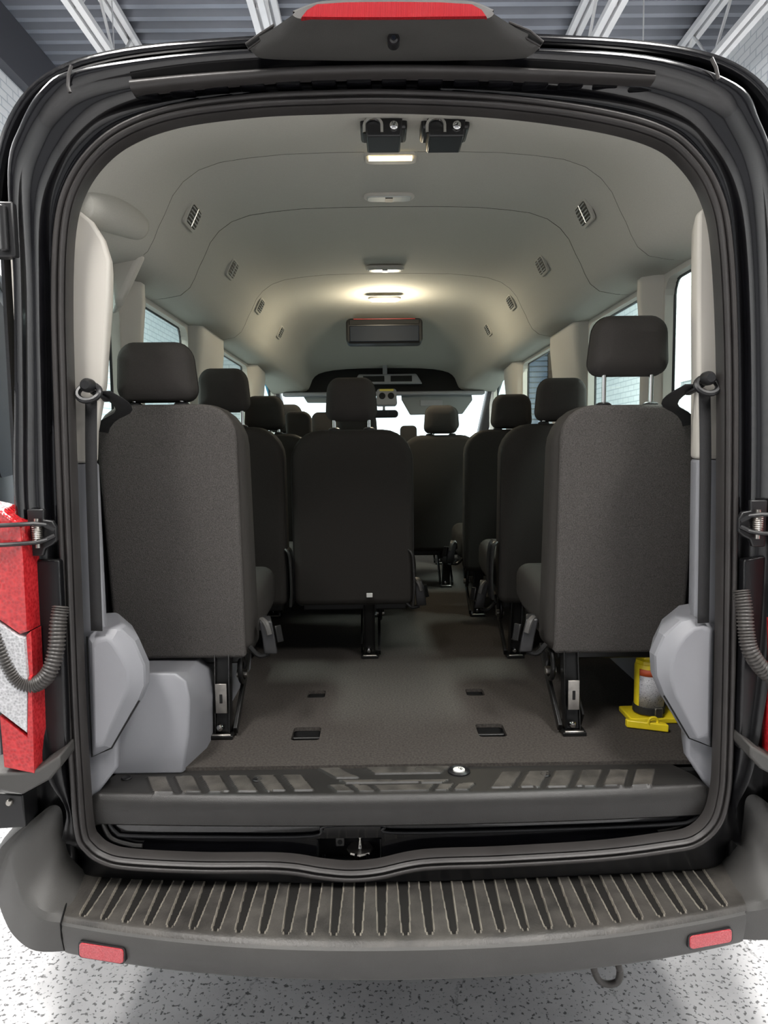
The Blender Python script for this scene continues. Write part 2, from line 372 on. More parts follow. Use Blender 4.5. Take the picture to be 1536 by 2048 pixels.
# rear opening (traced on the plane of the door opening) and outer edge of the body round it
seal_px = [(785,180),(640,182),(500,189),(350,209),(250,243),(182,292),(133,362),(109,450),(103,600),(108,800),(115,1000),(121,1150),(131,1400),(140,1550),(150,1665),(170,1703),(205,1727),(260,1739),(400,1746),(560,1747),(640,1758),(700,1763),(760,1758),(850,1740),(1000,1734),(1200,1722),(1330,1706),(1395,1692),(1440,1652),(1460,1590),(1466,1500),(1471,1300),(1475,1000),(1475,700),(1464,480),(1440,376),(1392,301),(1325,252),(1200,217),(1000,190)]
out_px = [(785,85),(640,86),(500,90),(335,102),(140,132),(75,172),(32,245),(8,335),(20,560),(22,800),(22,1000),(45,1200),(66,1400),(95,1550),(120,1650),(138,1702),(165,1744),(230,1756),(400,1762),(560,1765),(640,1768),(700,1769),(760,1768),(850,1764),(1000,1758),(1200,1750),(1350,1742),(1428,1732),(1462,1697),(1478,1640),(1500,1540),(1540,1300),(1572,1000),(1572,700),(1568,480),(1558,330),(1528,235),(1480,160),(1300,103),(1000,86)]
seal = [U(x, y, 0) for x, y in seal_px]; outer = [(UZ(x, y, .464) if 14 < i < 29 else U(x, y, -.06 if i < 12 or i > 31 else -.035)) for i, (x, y) in enumerate(out_px)]
sealc = spline(seal, 6); outc = spline(outer, 6)
N = len(sealc)
def normals(c):
    out = []
    for i in range(len(c)):
        t = (c[(i+1) % len(c)]-c[i-1]); n = Vector((t.z, 0, -t.x)).normalized()
        if n.dot(Vector((0, 0, 1.4))-Vector((c[i].x, 0, c[i].z))) < 0: n = -n
        out.append(n)
    return out
# smooth normals a little
nm = normals(sealc); nm = [(nm[i-1]+nm[i]*2+nm[(i+1) % N]).normalized() for i in range(N)]
def off(d, y): return [sealc[i]+nm[i]*d+Vector((0, y, 0)) for i in range(N)]
prof = [(a*.86, b*.9) for a, b in ((-.002, .012), (0, -.004), (.004, -.011), (.010, -.013), (.015, -.008), (.017, -.001), (.0195, -.001), (.022, -.010), (.027, -.013), (.032, -.009), (.034, .002), (.036, .003), (.039, -.004), (.043, .004), (.046, .03), (.03, .035))]
g = G(); g.grid([off(a, b) for a, b in prof], closeu=True, closev=True); g.build('weather_strip', 'rubber', van, angle=70)
def sst(a, b, x):
    t = max(0, min(1, (x-a)/(b-a))); return t*t*(3-2*t)
WB = [sst(.52, .85, p.z) for p in sealc]
def mixc(t, y, k=0):
    return [Vector((sealc[i].x*(1-t)+outc[i].x*t, y*WB[i]+(1-WB[i])*(.012*(1-t)+max(.012, outc[i].y)*t), sealc[i].z*(1-t)+outc[i].z*t)) for i in range(N)]
rings = [off(.02, .03), off(-.002, .012), mixc(.10, .020), mixc(.22, .022), mixc(.30, .008), mixc(.38, -.010), mixc(.50, -.016), mixc(.62, -.018), mixc(.70, -.040), mixc(.80, -.052), mixc(.92, -.055), mixc(1.0, -.045)]
sc = [Vector((outc[i].x*1.02, .02+.06*(1-WB[i]), outc[i].z+(.03*WB[i] if outc[i].z > 1.4 else -.02*(1-WB[i])))) for i in range(N)]
rings.append(sc)
rings.append([Vector((p.x*1.01, max(.16, p.y+.1), p.z)) for p in sc])
g = G(); g.grid(rings, closeu=True); g.m = [1 if sum(g.v[q][2] for q in f)/4 < 1.36 else 0 for f in g.f]; g.build('door_frame', ['paint', 'jamb'], van, angle=80)
# outer shell: roof and sides to the front
half = [(-1.005, .42), (-1.02, .8), (-1.02, 1.4), (-.985, 1.9), (-.95, 2.15), (-.90, 2.33), (-.80, 2.445), (-.62, 2.50), (-.3, 2.525), (0, 2.53)]
def shell_sec(y, zs=1.0, xs=1.0, base=half): return [Vector((x*xs, y, .42+(z-.42)*zs)) for x, z in base]
roof_half = [p for p in half if p[1] >= 2.14]
full = roof_half+[(-x, z) for x, z in roof_half[::-1][1:]]
full = [(p.x, p.y) for p in spline([Vector((a, b, 0)) for a, b in full], 6, False)]
g = G(); g.grid([[Vector((x, y, z-dz)) for x, z in full] for y, dz in ((.0, .03), (.1, 0), (1, 0), (3.6, 0), (4.0, .05), (4.35, .2))]); g.build('roof_panel', 'paint', van, solid=.02)
WIN = [(.22, .66), (.80, 1.50), (2.02, 2.93), (3.35, 4.10)]
def rr2(y0, y1, z0, z1, r=.05): return rrect(y1-y0, z1-z0, r, 5, (y0+y1)/2, (z0+z1)/2)
for sx in (-1, 1):
    holes = [rr2(a, b, 1.50, 2.105) for a, b in WIN]
    ol = [(.03, .45), (4.9, .45), (4.9, 1.45), (4.35, 2.16), (.03, 2.16)]
    holed('side_panel', ol, [rr2(a-.01, b+.05, 1.49, 2.12) for a, b in WIN], lambda a, b: (sx*(.935), a, b), 'paint', van, .008)
    ol2 = [(.03, 1.49), (4.3, 1.49), (4.3, 2.14), (.03, 2.14)]
    holed('upper_side_trim', ol2, [rr2(a+.01, b-.01, 1.515, 2.095) for a, b in WIN], lambda a, b: (sx*.90, a, b), 'beige', van, .03)
    g = G(); g.box((sx*.895, 2.45, 1.085), (.03, 4.3, .80)); g.build('lower_side_trim', 'grey', van)
    for a, b in WIN:
        g = G(); g.box((sx*.925, (a+b)/2, 1.80), (.006, b-a+.02, .62)); w = g.build('window_pane', 'glass', van)
        g = G(); c = [(sx*.917, y, z) for y, z in rr2(a+.004, b-.004, 1.512, 2.098, .05)]; g.tube(c, .008, 6, closed=True); g.build('window_gasket', 'black', w)
    # pillar covers
    for y0, y1 in ((.66, .80), (1.50, 2.02), (2.93, 3.35)):
        g = G(); pr = []
        for z in (1.48, 1.6, 1.9, 2.05, 2.13):
            k = .035 if z < 2.0 else .05
            pr.append([(sx*.905, y0-.01, z), (sx*(.885-k*.5), y0+.015, z), (sx*(.88-k), y0+.05, z), (sx*(.88-k), y1-.05, z), (sx*(.885-k*.5), y1-.015, z), (sx*.905, y1+.01, z)])
        g.grid(pr); g.build('pillar_cover', 'beige', van, angle=60)
for sx in (-1, 1):
    G().box((sx*.905, .19, .93), (.11, .26, 1.0)).build('quarter_panel', 'jamb', van, bevel=.01)
# front of the van
zt, yt, zb, yb = 2.10, 4.28, 1.42, 5.15
g = G(); g.grid([[Vector((x*(1-.06*t), yt+(yb-yt)*t+.0-.10*(x/.95)**2, zt+(zb-zt)*t)) for x in [-.92+.184*i for i in range(11)]] for t in (0, .33, .66, 1)]); g.build('windshield', 'glass', van)
for sx in (-1, 1):
    g = G(); g.bar((sx*.90, 4.16, 2.10), (sx*.86, 5.02, 1.40), .09, .08); g.build('windshield_pillar', 'grey', van, bevel=.02)
g = G(); g.grid([[Vector((x, y, z-.06*(x/.95)**2)) for x in (-.95, -.5, 0, .5, .95)] for y, z in ((5.1, 1.42), (5.5, 1.30), (5.75, 1.1), (5.85, .6), (5.8, .3))]); g.build('hood', 'paint', van, solid=.02)
g = G(); g.box((0, 4.75, 1.18), (1.75, .62, .42)); g.build('dashboard', 'black', van, bevel=.06, seg=4)
g = G(); g.box((0, 4.40, 1.02), (.30, .25, .60)); g.build('center_console', 'black', van, bevel=.04)
t0 = [(-.43+.19*math.cos(a), 4.33+.07*math.sin(a)*1, 1.36+.18*math.sin(a)) for a in [2*math.pi*k/32 for k in range(32)]]
g = G(); g.tube(t0, .015, 8, closed=True); g.bar((-.62, 4.34, 1.36), (-.24, 4.34, 1.36), .04, .03); g.bar((-.43, 4.33, 1.2), (-.43, 4.5, 1.25), .06, .05); sw = g.build('steering_wheel', 'black', van)
# ---- headliner
secA = [(0, 2.436), (.17, 2.435), (.32, 2.431), (.43, 2.421), (.51, 2.410), (.575, 2.388), (.622, 2.355), (.655, 2.315), (.680, 2.262), (.700, 2.225), (.715, 2.19), (.735, 2.155), (.77, 2.128), (.83, 2.117), (.90, 2.112)]
secF = [(0, 2.20), (.17, 2.199), (.30, 2.195), (.40, 2.187), (.47, 2.175), (.52, 2.16), (.55, 2.14), (.57, 2.115), (.58, 2.09), (.59, 2.065), (.60, 2.045), (.62, 2.03), (.66, 2.02), (.75, 2.015), (.90, 2.01)]
def full_sec(sec, y): return [Vector((-x, y, z)) for x, z in sec[::-1]]+[Vector((x, y, z)) for x, z in sec[1:]]
def mixsec(t, y): return full_sec([(a[0]*(1-t)+b[0]*t, a[1]*(1-t)+b[1]*t) for a, b in zip(secA, secF)], y)
rearL = [(785,222),(690,223),(600,225),(510,232),(430,242),(360,256),(300,274),(252,298),(215,325),(187,350),(167,375),(153,398),(143,425),(139,455),(138,490)]
rearR = [(785,222),(880,223),(970,225),(1060,231),(1150,243),(1225,259),(1285,280),(1330,303),(1368,330),(1395,357),(1412,382),(1425,408),(1432,430),(1438,455),(1440,490)]
recL = [U(x, y, .035) for x, y in rearL]; recR = [U(x, y, .035) for x, y in rearR]
rear = recL[::-1]+recR[1:]
secE = full_sec(secA, .49)
def lerp(a, b, t): return [p*(1-t)+q*t for p, q in zip(a, b)]
hr = []
for t in (0, .08, .2, .35, .5, .65, .8, .9, 1):
    row = lerp(rear, secE, t)
    for i, p in enumerate(row):
        a = abs(i-14)/14            # 0 centre .. 1 side
        e = (t*t*(3-2*t))-t
        q = (secE[i]-rear[i]); p2 = rear[i]+Vector((q.x, 0, q.z))*(t+e*.9*min(1, a*1.2)); row[i] = Vector((p2.x, p.y, p2.z))
    hr.append(row)
ext = [[p+Vector((p.x*.05, -.012, (p.z-1.4)*.03)) for p in rear]]
g = G(); g.grid(ext+hr); g.build('rear_header_trim', 'liner', van, angle=50)
def liner(ys, ts, nm='headliner_panel'):
    g = G(); g.grid([mixsec(t, y) if t is not None else full_sec(secA, y) for y, t in zip(ys, ts)]); 
    return g.build(nm, 'liner', van, angle=60)
liner([.492, .6, .8, .967], [0]*4)
liner([.971, 1.2, 1.6, 1.947], [0]*4)
liner([1.951, 2.2, 2.6, 2.85, 3.0, 3.2, 3.45, 3.7, 3.95, 4.1], [0, 0, 0, .0, .02, .10, .24, .45, .75, .95])
for Y in (.969, 1.949):                      # shadow gap strips behind the seams
    g = G(); g.grid([[p+Vector((0, 0, .006)) for p in full_sec(secA, Y-.006)], [p+Vector((0, 0, .006)) for p in full_sec(secA, Y+.006)]]); g.build('seam_strip', 'dark', van)
# header plate above latches
g = G(); c = [U(x, y, .12) for x, y in ((640, 262), (655, 236), (700, 229), (785, 227), (900, 228), (985, 232), (1012, 255), (1000, 285), (920, 291), (785, 292), (680, 290), (645, 282))]
# latches
for px0, px1, nmx in ((720, 815, 0), (843, 940, 1)):
    cx = (px0+px1)/2; a = U(px0, 232, .12); b = U(px1, 290, .12); c0 = U(cx, 250, .12)
    w = b.x-a.x
    o = G().box((c0.x, .165, c0.z+.012), (w, .09, .040)).build('door_latch_striker', 'black', van, bevel=.008)
    G().prism([(c0.x-w*.36, c0.z-.035), (c0.x+w*.36, c0.z-.035), (c0.x+w*.40, c0.z+.02), (c0.x-w*.40, c0.z+.02)], .10, .20).build('latch_housing', 'black', o, bevel=.004)
    lo = [(c0.x-.026+.021*math.cos(a), .092, c0.z-.012+.016*math.sin(a)) for a in [math.pi*k/10 for k in range(11)]]
    lo = [(c0.x-.005, .092, c0.z-.03)]+lo+[(c0.x-.047, .092, c0.z-.03)]
    G().tube(lo, .0045, 8).build('striker_loop', 'chrome', o)
    G().lathe((c0.x+.024, .088, c0.z-.014), [(.004, -.004), (.010, 0), (.012, .01)], axis='Y').lathe((c0.x+.024, .08, c0.z-.012), [(.001, -.006), (.005, 0), (.006, .012)], axis='Y').build('latch_pin', 'chrome', o)
# dome lamps
def dome(px, py, wpx, hpx, Y, lit):
    p = U(px, py, Y); a = U(px-wpx/2, py, Y); w = 2*(p.x-a.x); z = p.z
    g = G(); rings = []
    for ins, dz in ((0, .004), (.002, -.006), (.008, -.010), (.012, -.010)):
        rings.append([(x, y, z+dz) for x, y in rrect(w-2*ins, hpx-2*ins, hpx*.4, 5, p.x, Y)])
    o = g.loft(rings).build('dome_lamp', 'beige', van)
    G().loft([[(x, y, z-.010) for x, y in rrect(w*.86, hpx*.66, hpx*.2, 5, p.x, Y)], [(x, y, z-.014) for x, y in rrect(w*.82, hpx*.6, hpx*.2, 5, p.x, Y)]]).build('lamp_lens', lit or 'lamplens', o)
    G().box((p.x, Y, z-.015), (w*.14, hpx*.5, .004)).build('lamp_switch', 'black' if not lit else 'stickery', o)
dome(778, 391, 104, .075, .86, None); dome(770, 536, 78, .075, 1.80, None); dome(769, 597, 66, .085, 2.42, 'lampw')
p = U(782, 308, .50)
o = G().loft([[(x, y, p.z+dz) for x, y in rrect(.158-2*i, .075-2*i, .02, 5, p.x, .525)] for i, dz in ((0, .01), (.002, -.006), (.006, -.008))]).build('rear_cargo_lamp', 'beige', van)
G().box((p.x-.002, .505, p.z-.010), (.130, .022, .008)).build('lamp_lens', 'warm', o)
def lamp(nm, loc, e, col=(1, .80, .52)):
    l = bpy.data.lights.new(nm, 'AREA'); l.shape = 'RECTANGLE'; l.size = .10; l.size_y = .05; l.energy = e; l.color = col
    q = bpy.data.objects.new(nm, l); COL.objects.link(q); q.location = loc
pl = bpy.data.lights.new('front_dome_light', 'POINT'); pl.energy = 15; pl.shadow_soft_size = .07; pl.color = (1, .88, .66)
po = bpy.data.objects.new('front_dome_light', pl); COL.objects.link(po); po.location = (0, 2.42, 2.33)
lamp('rear_lamp_light', (0, .51, 2.39), .6)
# air vents in the coves
for i, (px, py, Y) in enumerate(((387,432,.69),(468,537,1.34),(530,611,2.06),(570,664,2.85),(1170,425,.72),(1078,530,1.36),(1011,604,2.08),(966,659,2.88))):
    p = U(px, py, Y); sx = -1 if p.x < 0 else 1
    n = Vector((-sx*.90, 0, -.43)).normalized(); t = Vector((-sx*.43, 0, .90)).normalized()*-1; yv = Vector((0, 1, 0))
    xs = .667+.0
    # sit on the cove surface at this height
    zz = max(2.2, min(2.37, p.z))
    for (xa, za), (xb, zb2) in zip(secA[:-1], secA[1:]):
        if zb2 <= zz <= za: xs = xa+(xb-xa)*(za-zz)/(za-zb2+1e-9)
    c = Vector((sx*xs, Y, zz))+n*.004
    def R3(a, b, d): return c+yv*a+t*b+n*d
    hw, hh = (.062, .040)
    o = G().loft([[R3(a, b, d) for a, b in rrect(2*hw-2*i2, 2*hh-2*i2, .014, 5)] for i2, d in ((0, -.004), (.001, .004), (.006, .006), (.010, .006), (.012, -.002))]).build('air_vent', 'liner', van)
    G().loft([[R3(a, b, d) for a, b in rrect(2*hw-.022, 2*hh-.022, .01, 5)] for d in (-.003, .0066)]).build('vent_opening', 'dark', o)
    g = G()
    for k in range(-2, 3): g.bar(R3(-hw+.014, k*.0115+.001, .0075), R3(hw-.014, k*.0115+.001, .0075), .0030, .003)
    g.bar(R3(0, -hh+.01, .008), R3(0, hh-.01, .008), .004, .003)
    g.build('vent_slat', 'lamplens', o)
# drop down screen
a = U(692, 640, 3.0); b = U(845, 686, 3.0); cx = (a.x+b.x)/2; w = b.x-a.x
o = G(); puffy(o, w, .16, .03, edgeprof(2.96, 3.12, .015), cx, (a.z+b.z)/2); o = o.build('overhead_screen', 'black', van)
G().box((cx, 2.952, b.z+.055), (w*.9, .01, .10)).build('screen_glass', 'screen', o, bevel=.004)
G().box((cx, 2.950, a.z-.025), (w*.9, .01, .025)).build('screen_bezel', 'dark', o)
G().box((cx, 2.95, a.z-.005), (w*.8, .01, .004)).build('red_trim', 'redglow', o)
# front overhead shelf
g = G(); g.box((0, 4.16, 2.17), (1.60, .02, .33), mi=0); sh = g.build('overhead_shelf', 'dark', van)
G().box((0, 4.08, 2.005), (1.62, .10, .03)).build('shelf_lip', 'grey', sh, bevel=.01)
g = G(); c = U(775, 757, 4.05); pz = c.z
fr = [(c.x-.28, pz-.045), (c.x+.28, pz-.045), (c.x+.23, pz+.035), (c.x-.23, pz+.035)]
g.prism(fr, 4.04, 4.10); fo = g.build('shelf_console', 'grey', sh, bevel=.01)
G().box((c.x-.10, 4.037, pz-.003), (.16, .006, .045)).box((c.x+.11, 4.037, pz-.003), (.16, .006, .045)).build('slot', 'dark', fo) if False else None
for dx in (-.11, .11): G().box((c.x+dx, 4.037, pz-.003), (.17, .008, .045)).build('console_slot', 'dark', sh, bevel=.003)
G().box((c.x-.02, 4.06, pz+.09), (.035, .03, .11)).build('shelf_bracket', 'grey', sh)
# header console, mirror, visors
p = U(773, 793, 4.05); o = G(); puffy(o, .17, .13, .02, edgeprof(3.98, 4.14, .01), p.x, p.z-.01, tw=.9); o = o.build('map_light_console', 'grey', van)
G().box((p.x, 3.975, p.z+.045), (.11, .006, .016)).build('warning_sticker', 'stickery', o)
for k in (-1, 1): G().lathe((p.x+k*.035, 3.97, p.z), [(.001, 0), (.024, 0), (.026, .01)], axis='Y').build('map_light', 'dark', o)
p = U(768, 828, 4.3); o = G(); puffy(o, .24, .065, .03, edgeprof(4.28, 4.31, .01), p.x, p.z); o.cyl((p.x, 4.30, p.z+.03), (p.x, 4.36, p.z+.13), .012); o = o.build('rear_view_mirror', 'black', van)
for pts, zz in ((((802, 784), (942, 782), (945, 800), (925, 828), (820, 830), (803, 800)), 0),):
    poly = [(U(x, y, 4.12).x, U(x, y, 4.12).z) for x, y in pts]
    o = G().prism(poly[::-1], 4.11, 4.13).build('sun_visor', 'visor', van, bevel=.008)
    a = U(843, 806, 4.1); G().box((a.x+.08, 4.107, a.z), (.18, .006, .05)).build('visor_mirror_cover', 'grey', o, bevel=.003)
    G().cyl((a.x-.15, 4.10, a.z+.075), (a.x+.35, 4.10, a.z+.085), .006).build('visor_rod', 'white', o)
poly = [(U(x, y, 4.12).x, U(x, y, 4.12).z) for x, y in ((602, 786), (728, 786), (722, 800), (700, 806), (615, 806))]
G().prism(poly[::-1], 4.11, 4.13).build('sun_visor', 'visor', van, bevel=.008)
# ---- floor with seat anchor sockets
SK = [(-.281, .391, .085, .10), (-.280, .741, .062, .075), (.278, .738, .062, .075), (.281, .397, .085, .10)]
holes = [rrect(w, d, .012, 4, x, y) for x, y, w, d in SK]
holed('floor_carpet', [(-.88, .17), (.88, .17), (.88, 4.6), (-.88, 4.6)], holes, lambda a, b: (a, b, FZ-.006), 'carpet', van, .012)
for x, y, w, d in SK:
    g = G()
    g.box((x, y, FZ-.055), (w+.01, d+.01, .006)); g.box((x-w/2-.003, y, FZ-.03), (.004, d, .05)); g.box((x+w/2+.003, y, FZ-.03), (.004, d, .05)); g.box((x, y+d/2+.003, FZ-.03), (w, .004, .05)); g.box((x, y-d/2-.003, FZ-.03), (w, .004, .05))
    o = g.build('seat_anchor_socket', 'dark', van)
    G().cyl((x-w/2, y+.005, FZ-.018), (x+w/2, y+.005, FZ-.018), .006, 10).build('anchor_bar', 'frame', o)
    G().box((x, y-d*.28, FZ-.035), (w*.55, .012, .03)).lathe((x+w*.15, y-d*.1, FZ-.05), [(.012, 0), (.012, .012), (.006, .016)], n=6).build('anchor_bolt', 'steel', o, bevel=.002)
# ---- under floor block so no light leaks
G().box((0, 2.57, .535), (1.78, 4.8, .19)).build('underbody', 'dark', van)
G().box((0, .14, .655), (1.66, .02, .068)).build('floor_crossmember', 'dark', van)
# ---- rear sill plate with tread
a = UZ(207, 1549, .69); 
XL, XR = -.80, .79
def sill_back(x): 
    if x < -.77: return .10+(x+.80)*1.6
    return .185-.0*x if x < .73 else .185-(x-.73)*2.0
def in_poly(x, y, P):
    c = False; j = len(P)-1
    for i in range(len(P)):
        if (P[i][1] > y) != (P[j][1] > y) and x < (P[j][0]-P[i][0])*(y-P[i][1])/(P[j][1]-P[i][1])+P[i][0]: c = not c
        j = i
    return c
pads = []
for sgn in (-1, 1):
    for k in range(9):
        x0 = .315+k*.072; x1 = x0+.052
        if x1 > .76: continue
        sl = .045                        # slant: the far end lies outboard
        pads.append([(sgn*(x0-.09), .045), (sgn*(x1-.09), .045), (sgn*(x1-.09+sl), .135), (sgn*(x0-.09+sl), .135)])
# chevrons near the centre: traced on the sill plane
for P in (((628,1533),(668,1532),(718,1556),(672,1558)), ((722,1531),(905,1530),(882,1547),(748,1549)),
          ((678,1562),(900,1560),(885,1566),(690,1567)), ((655,1571),(690,1571),(708,1584),(672,1584)), ((702,1571),(735,1571),(752,1584),(718,1584)), ((745,1571),(868,1569),(856,1583),(760,1584)),
          ((880,1569),(908,1568),(895,1582),(867,1583)), ((918,1568),(950,1567),(935,1581),(905,1582))):
    pads.append([(UZ(x, y, .69).x, UZ(x, y, .69).y) for x, y in P])
pads = [p for p in pads if p]
nx, ny = 420, 40
g = G(); rows = []
for j in range(ny+1):
    t = j/ny; r = []
    for i in range(nx+1):
        x = XL+(XR-XL)*i/nx; y0 = .045-.030*(1-(x/.8)**2); yb2 = sill_back(x); y = y0+(yb2-y0)*t
        h = .690
        if t < .10: h -= .012*(1-t/.10)**2
        hit = any(min(q[0] for q in P) < x < max(q[0] for q in P) and in_poly(x, y, P) for P in pads)
        if hit: h += .0035
        ex = min(1, min(abs(x-XL), abs(x-XR))/.03); h -= .012*(1-ex)**2
        r.append((Vector((x, y, h)), hit))
    rows.append(r)
v = [p for r in rows for p, _ in r]; n1 = nx+1
for j in range(ny):
    for i in range(nx):
        hit = rows[j][i][1] and rows[j+1][i+1][1]
        g.f.append((j*n1+i, j*n1+i+1, (j+1)*n1+i+1, (j+1)*n1+i)); g.m.append(1 if hit else 0)
g.v = v
front = [p for p, _ in rows[0]]
lowr = []
for k, (dy, dz) in enumerate(((0, 0), (-.006, -.008), (-.008, -.03), (-.006, -.062), (.004, -.070), (.03, -.070))):
    lowr.append([p+Vector((0, dy, dz)) for p in front])
g.grid(lowr)
for side in (0, nx):                         # end walls
    col = [rows[j][side][0] for j in range(ny+1)]
    g.grid([col, [p+Vector((0, 0, -.07)) for p in col]])
sill = g.build('sill_plate', ['sill', 'pad'], van, angle=35)
G().grid([[Vector((x, y, z)) for x in (XL+.02, 0, XR-.02)] for y, z in ((.172, .694), (.176, .699), (.186, .700), (.190, .695))]).build('sill_edge_strip', 'black', sill)
for px, py in ((838, 1541), (515, 1560), (1090, 1550), (253, 1557)):
    p = UZ(px, py, .69); G().lathe((p.x, p.y, .688), [(.001, .004), (.008, .004), (.011, .006), (.014, .004), (.014, 0)][::-1], n=20).build('screw_cap', 'black', sill)
p = UZ(918, 1542, .692)
o = G().lathe((p.x, p.y, .690), [(.030, 0), (.030, .004), (.024, .008), (.017, .004), (.017, .002)], n=32).build('plug_ring', 'black', sill)
g = G().lathe((p.x+.0, p.y-.0, .692), [(.016, 0), (.016, .005), (.014, .006), (.001, .006)], n=28, mi=0)
for a in (0, math.pi/2, .8, -.8): g.box((p.x+.007*math.cos(a)*1.0, p.y+.006*math.sin(a), .6985), (.006, .0015, .001), rot=(0, 0, a), mi=1)
g.build('plug_disc', ['white', 'black'], sill)
# ---- body recess below the sill plate with the latch box
def ZP(x, y): 
    q = U(x, y, .055); return (q.x, q.z)
lb = [ZP(634, 1676), ZP(763, 1674), ZP(765, 1718), ZP(634, 1722)]
outerp = [ZP(175, 1600), ZP(1435, 1585), ZP(1440, 1660), ZP(1390, 1735), ZP(760, 1800), ZP(200, 1740), ZP(170, 1660)]
holed('sill_body_panel', outerp, [lb], lambda a, b: (a, .055, b), 'paint', van, .006)
c0 = U(699, 1700, .08)
g = G(); g.box((c0.x, .115, c0.z), (.17, .006, .09)); g.box((c0.x-.082, .09, c0.z), (.004, .06, .08)); g.box((c0.x+.082, .09, c0.z), (.004, .06, .08)); g.box((c0.x, .09, c0.z-.035), (.16, .06, .006)); lbx = g.build('latch_box', 'black', van)
p = U(720, 1700, .075); G().lathe((p.x, .085, p.z-.006), [(.002, 0), (.034, .0), (.036, .003), (.034, .007), (.002, .007)], n=8).build('striker_plate', 'steel', lbx)
G().lathe((p.x, .085, p.z), [(.007, 0), (.005, .008), (.004, .026), (.0055, .028), (.0055, .033), (.002, .035)], n=14).build('striker_pin', 'chrome', lbx)
p = U(680, 1684, .07); G().box((p.x, .072, p.z), (.022, .004, .024)).build('latch_bracket', 'bumper', lbx, bevel=.002)
G().lathe((p.x, .068, p.z), [(.001, 0), (.006, 0), (.006, .004)], axis='Y').build('bracket_hole', 'dark', lbx)
for px in (648, 712, 735): 
    p = U(px, 1713, .05); G().cyl((p.x, .05, p.z-.012), (p.x, .05, p.z+.006), .0035).build('latch_bolt', 'chrome', lbx)
# painted ledges inside the recess
g = G(); c1 = [U(x, y, .045) for x, y in ((215, 1642), (232, 1665), (260, 1672), (420, 1674), (625, 1672), (650, 1652), (765, 1650), (780, 1665), (1000, 1662), (1320, 1650), (1385, 1640), (1410, 1612))]
g.tube(spline(c1, 5, False), .005, 8); g.build('recess_ledge', 'black', van)
g = G(); c1 = [U(x, y, .045) for x, y in ((205, 1645), (222, 1676), (262, 1690), (285, 1692))]
g.tube(spline(c1, 5, False), .006, 8); g.build('recess_flange', 'sill', van); g = G(); c1 = [U(x, y, .045) for x, y in ((1320, 1672), (1370, 1662), (1405, 1640), (1418, 1600))]
g.tube(spline(c1, 5, False), .008, 8); g.build('recess_flange', 'sill', van)
# ---- rear doors folded back along the sides
for sx in (-1, 1):
    h0, h1 = Vector((sx*1.035, .10, 0)), Vector((sx*1.33, .86, 0)); dv = (h1-h0).normalized(); nv = Vector((dv.y, -dv.x, 0))*sx
    L = (h1-h0).length
    def DP(a, b, c=0): return h0+dv*a+nv*c+Vector((0, 0, b))
    o = G().loft([[DP(a, b, c) for a, b in rrect(L-2*i, 1.5-2*i, .12, 6, L/2, 1.35)] for i, c in ((.01, .0), (0, .01), (0, .05), (.01, .06))]).build('rear_door', 'grey', van)
    G().loft([[DP(a, b, c) for a, b in rrect(L*.62, .52, .07, 6, L/2, 1.75)] for c in (-.004, .064)]).build('door_glass', 'screen', o)
    G().tube([DP(a, b, -.006) for a, b in rrect(L-.06, 1.44, .1, 6, L/2, 1.35)], .012, 8, closed=True).build('door_seal', 'rubber', o)
# upper quarter trim on the left: soft roll below the header and the angled column under it
c = spline([U(150, 408, .07), U(190, 415, .16), U(235, 432, .28), U(272, 452, .40)], 6, False)
G().tube(c, [.020+.032*math.sin(math.pi*(.25+.55*i/(len(c)-1))) for i in range(len(c))], 16).build('header_roll', 'liner', van, angle=80)
P = [U(x, y, .50) for x, y in ((205, 455), (262, 470), (292, 512), (270, 560), (246, 610), (232, 618), (224, 560))]
G().loft([[p+Vector((-.05, .10, 0)) for p in P], P, [sum(P, Vector())/7+(p-sum(P, Vector())/7)*.8+Vector((0, -.02, 0)) for p in P]]).build('upper_quarter_trim', 'beige', van, bevel=.012, seg=3)
# ---- bumper with ribbed step
BX = .815
def by_front(x): return -.205+.105*(abs(x)/BX)**2.2
def bz(x): return .462
groove_x = [(k-14)*.0548-.003 for k in range(29)]
nx, ny = 1100, 34
g = G(); rows = []
for j in range(ny+1):
    t = j/ny; r = []
    for i in range(nx+1):
        x0_ = -BX+2*BX*i/nx; x = x0_*(1+.045*(1-t)); yb2 = .075; yf = by_front(x0_); y = yb2+(yf-yb2)*t
        h = .462-.004*t; ind = 0
        if t < .90:
            s = t/.88; hw = .0155-.0065*s
            d = min(abs(x-gx) for gx in groove_x)
            if s > .955: hw *= math.sqrt(max(0, 1-((s-.955)/.06)**2))
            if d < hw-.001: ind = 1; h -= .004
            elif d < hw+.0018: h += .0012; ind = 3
        if t > .94: h -= .010*((t-.94)/.06)**2
        r.append((Vector((x, y, h)), ind))
    rows.append(r)
n1 = nx+1; g.v = [p for r in rows for p, _ in r]
for j in range(ny):
    for i in range(nx):
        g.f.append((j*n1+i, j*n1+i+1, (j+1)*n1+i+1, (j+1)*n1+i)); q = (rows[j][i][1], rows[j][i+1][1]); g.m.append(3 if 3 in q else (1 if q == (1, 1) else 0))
edge = [p for p, _ in rows[-1]][::8]
rr_ = [[p+Vector((0, dy, dz)) for p in edge] for dy, dz in ((0, 0), (-.006, -.004), (-.008, -.014), (-.004, -.045), (.004, -.078), (.02, -.094), (.06, -.10), (.25, -.10))]
g.grid(rr_, mi=2)
for side in (0, -1):
    col = [r[side][0] for r in rows]; 
bum = g.build('rear_bumper', ['step', 'groove', 'bumper', 'ridge'], van, angle=38)
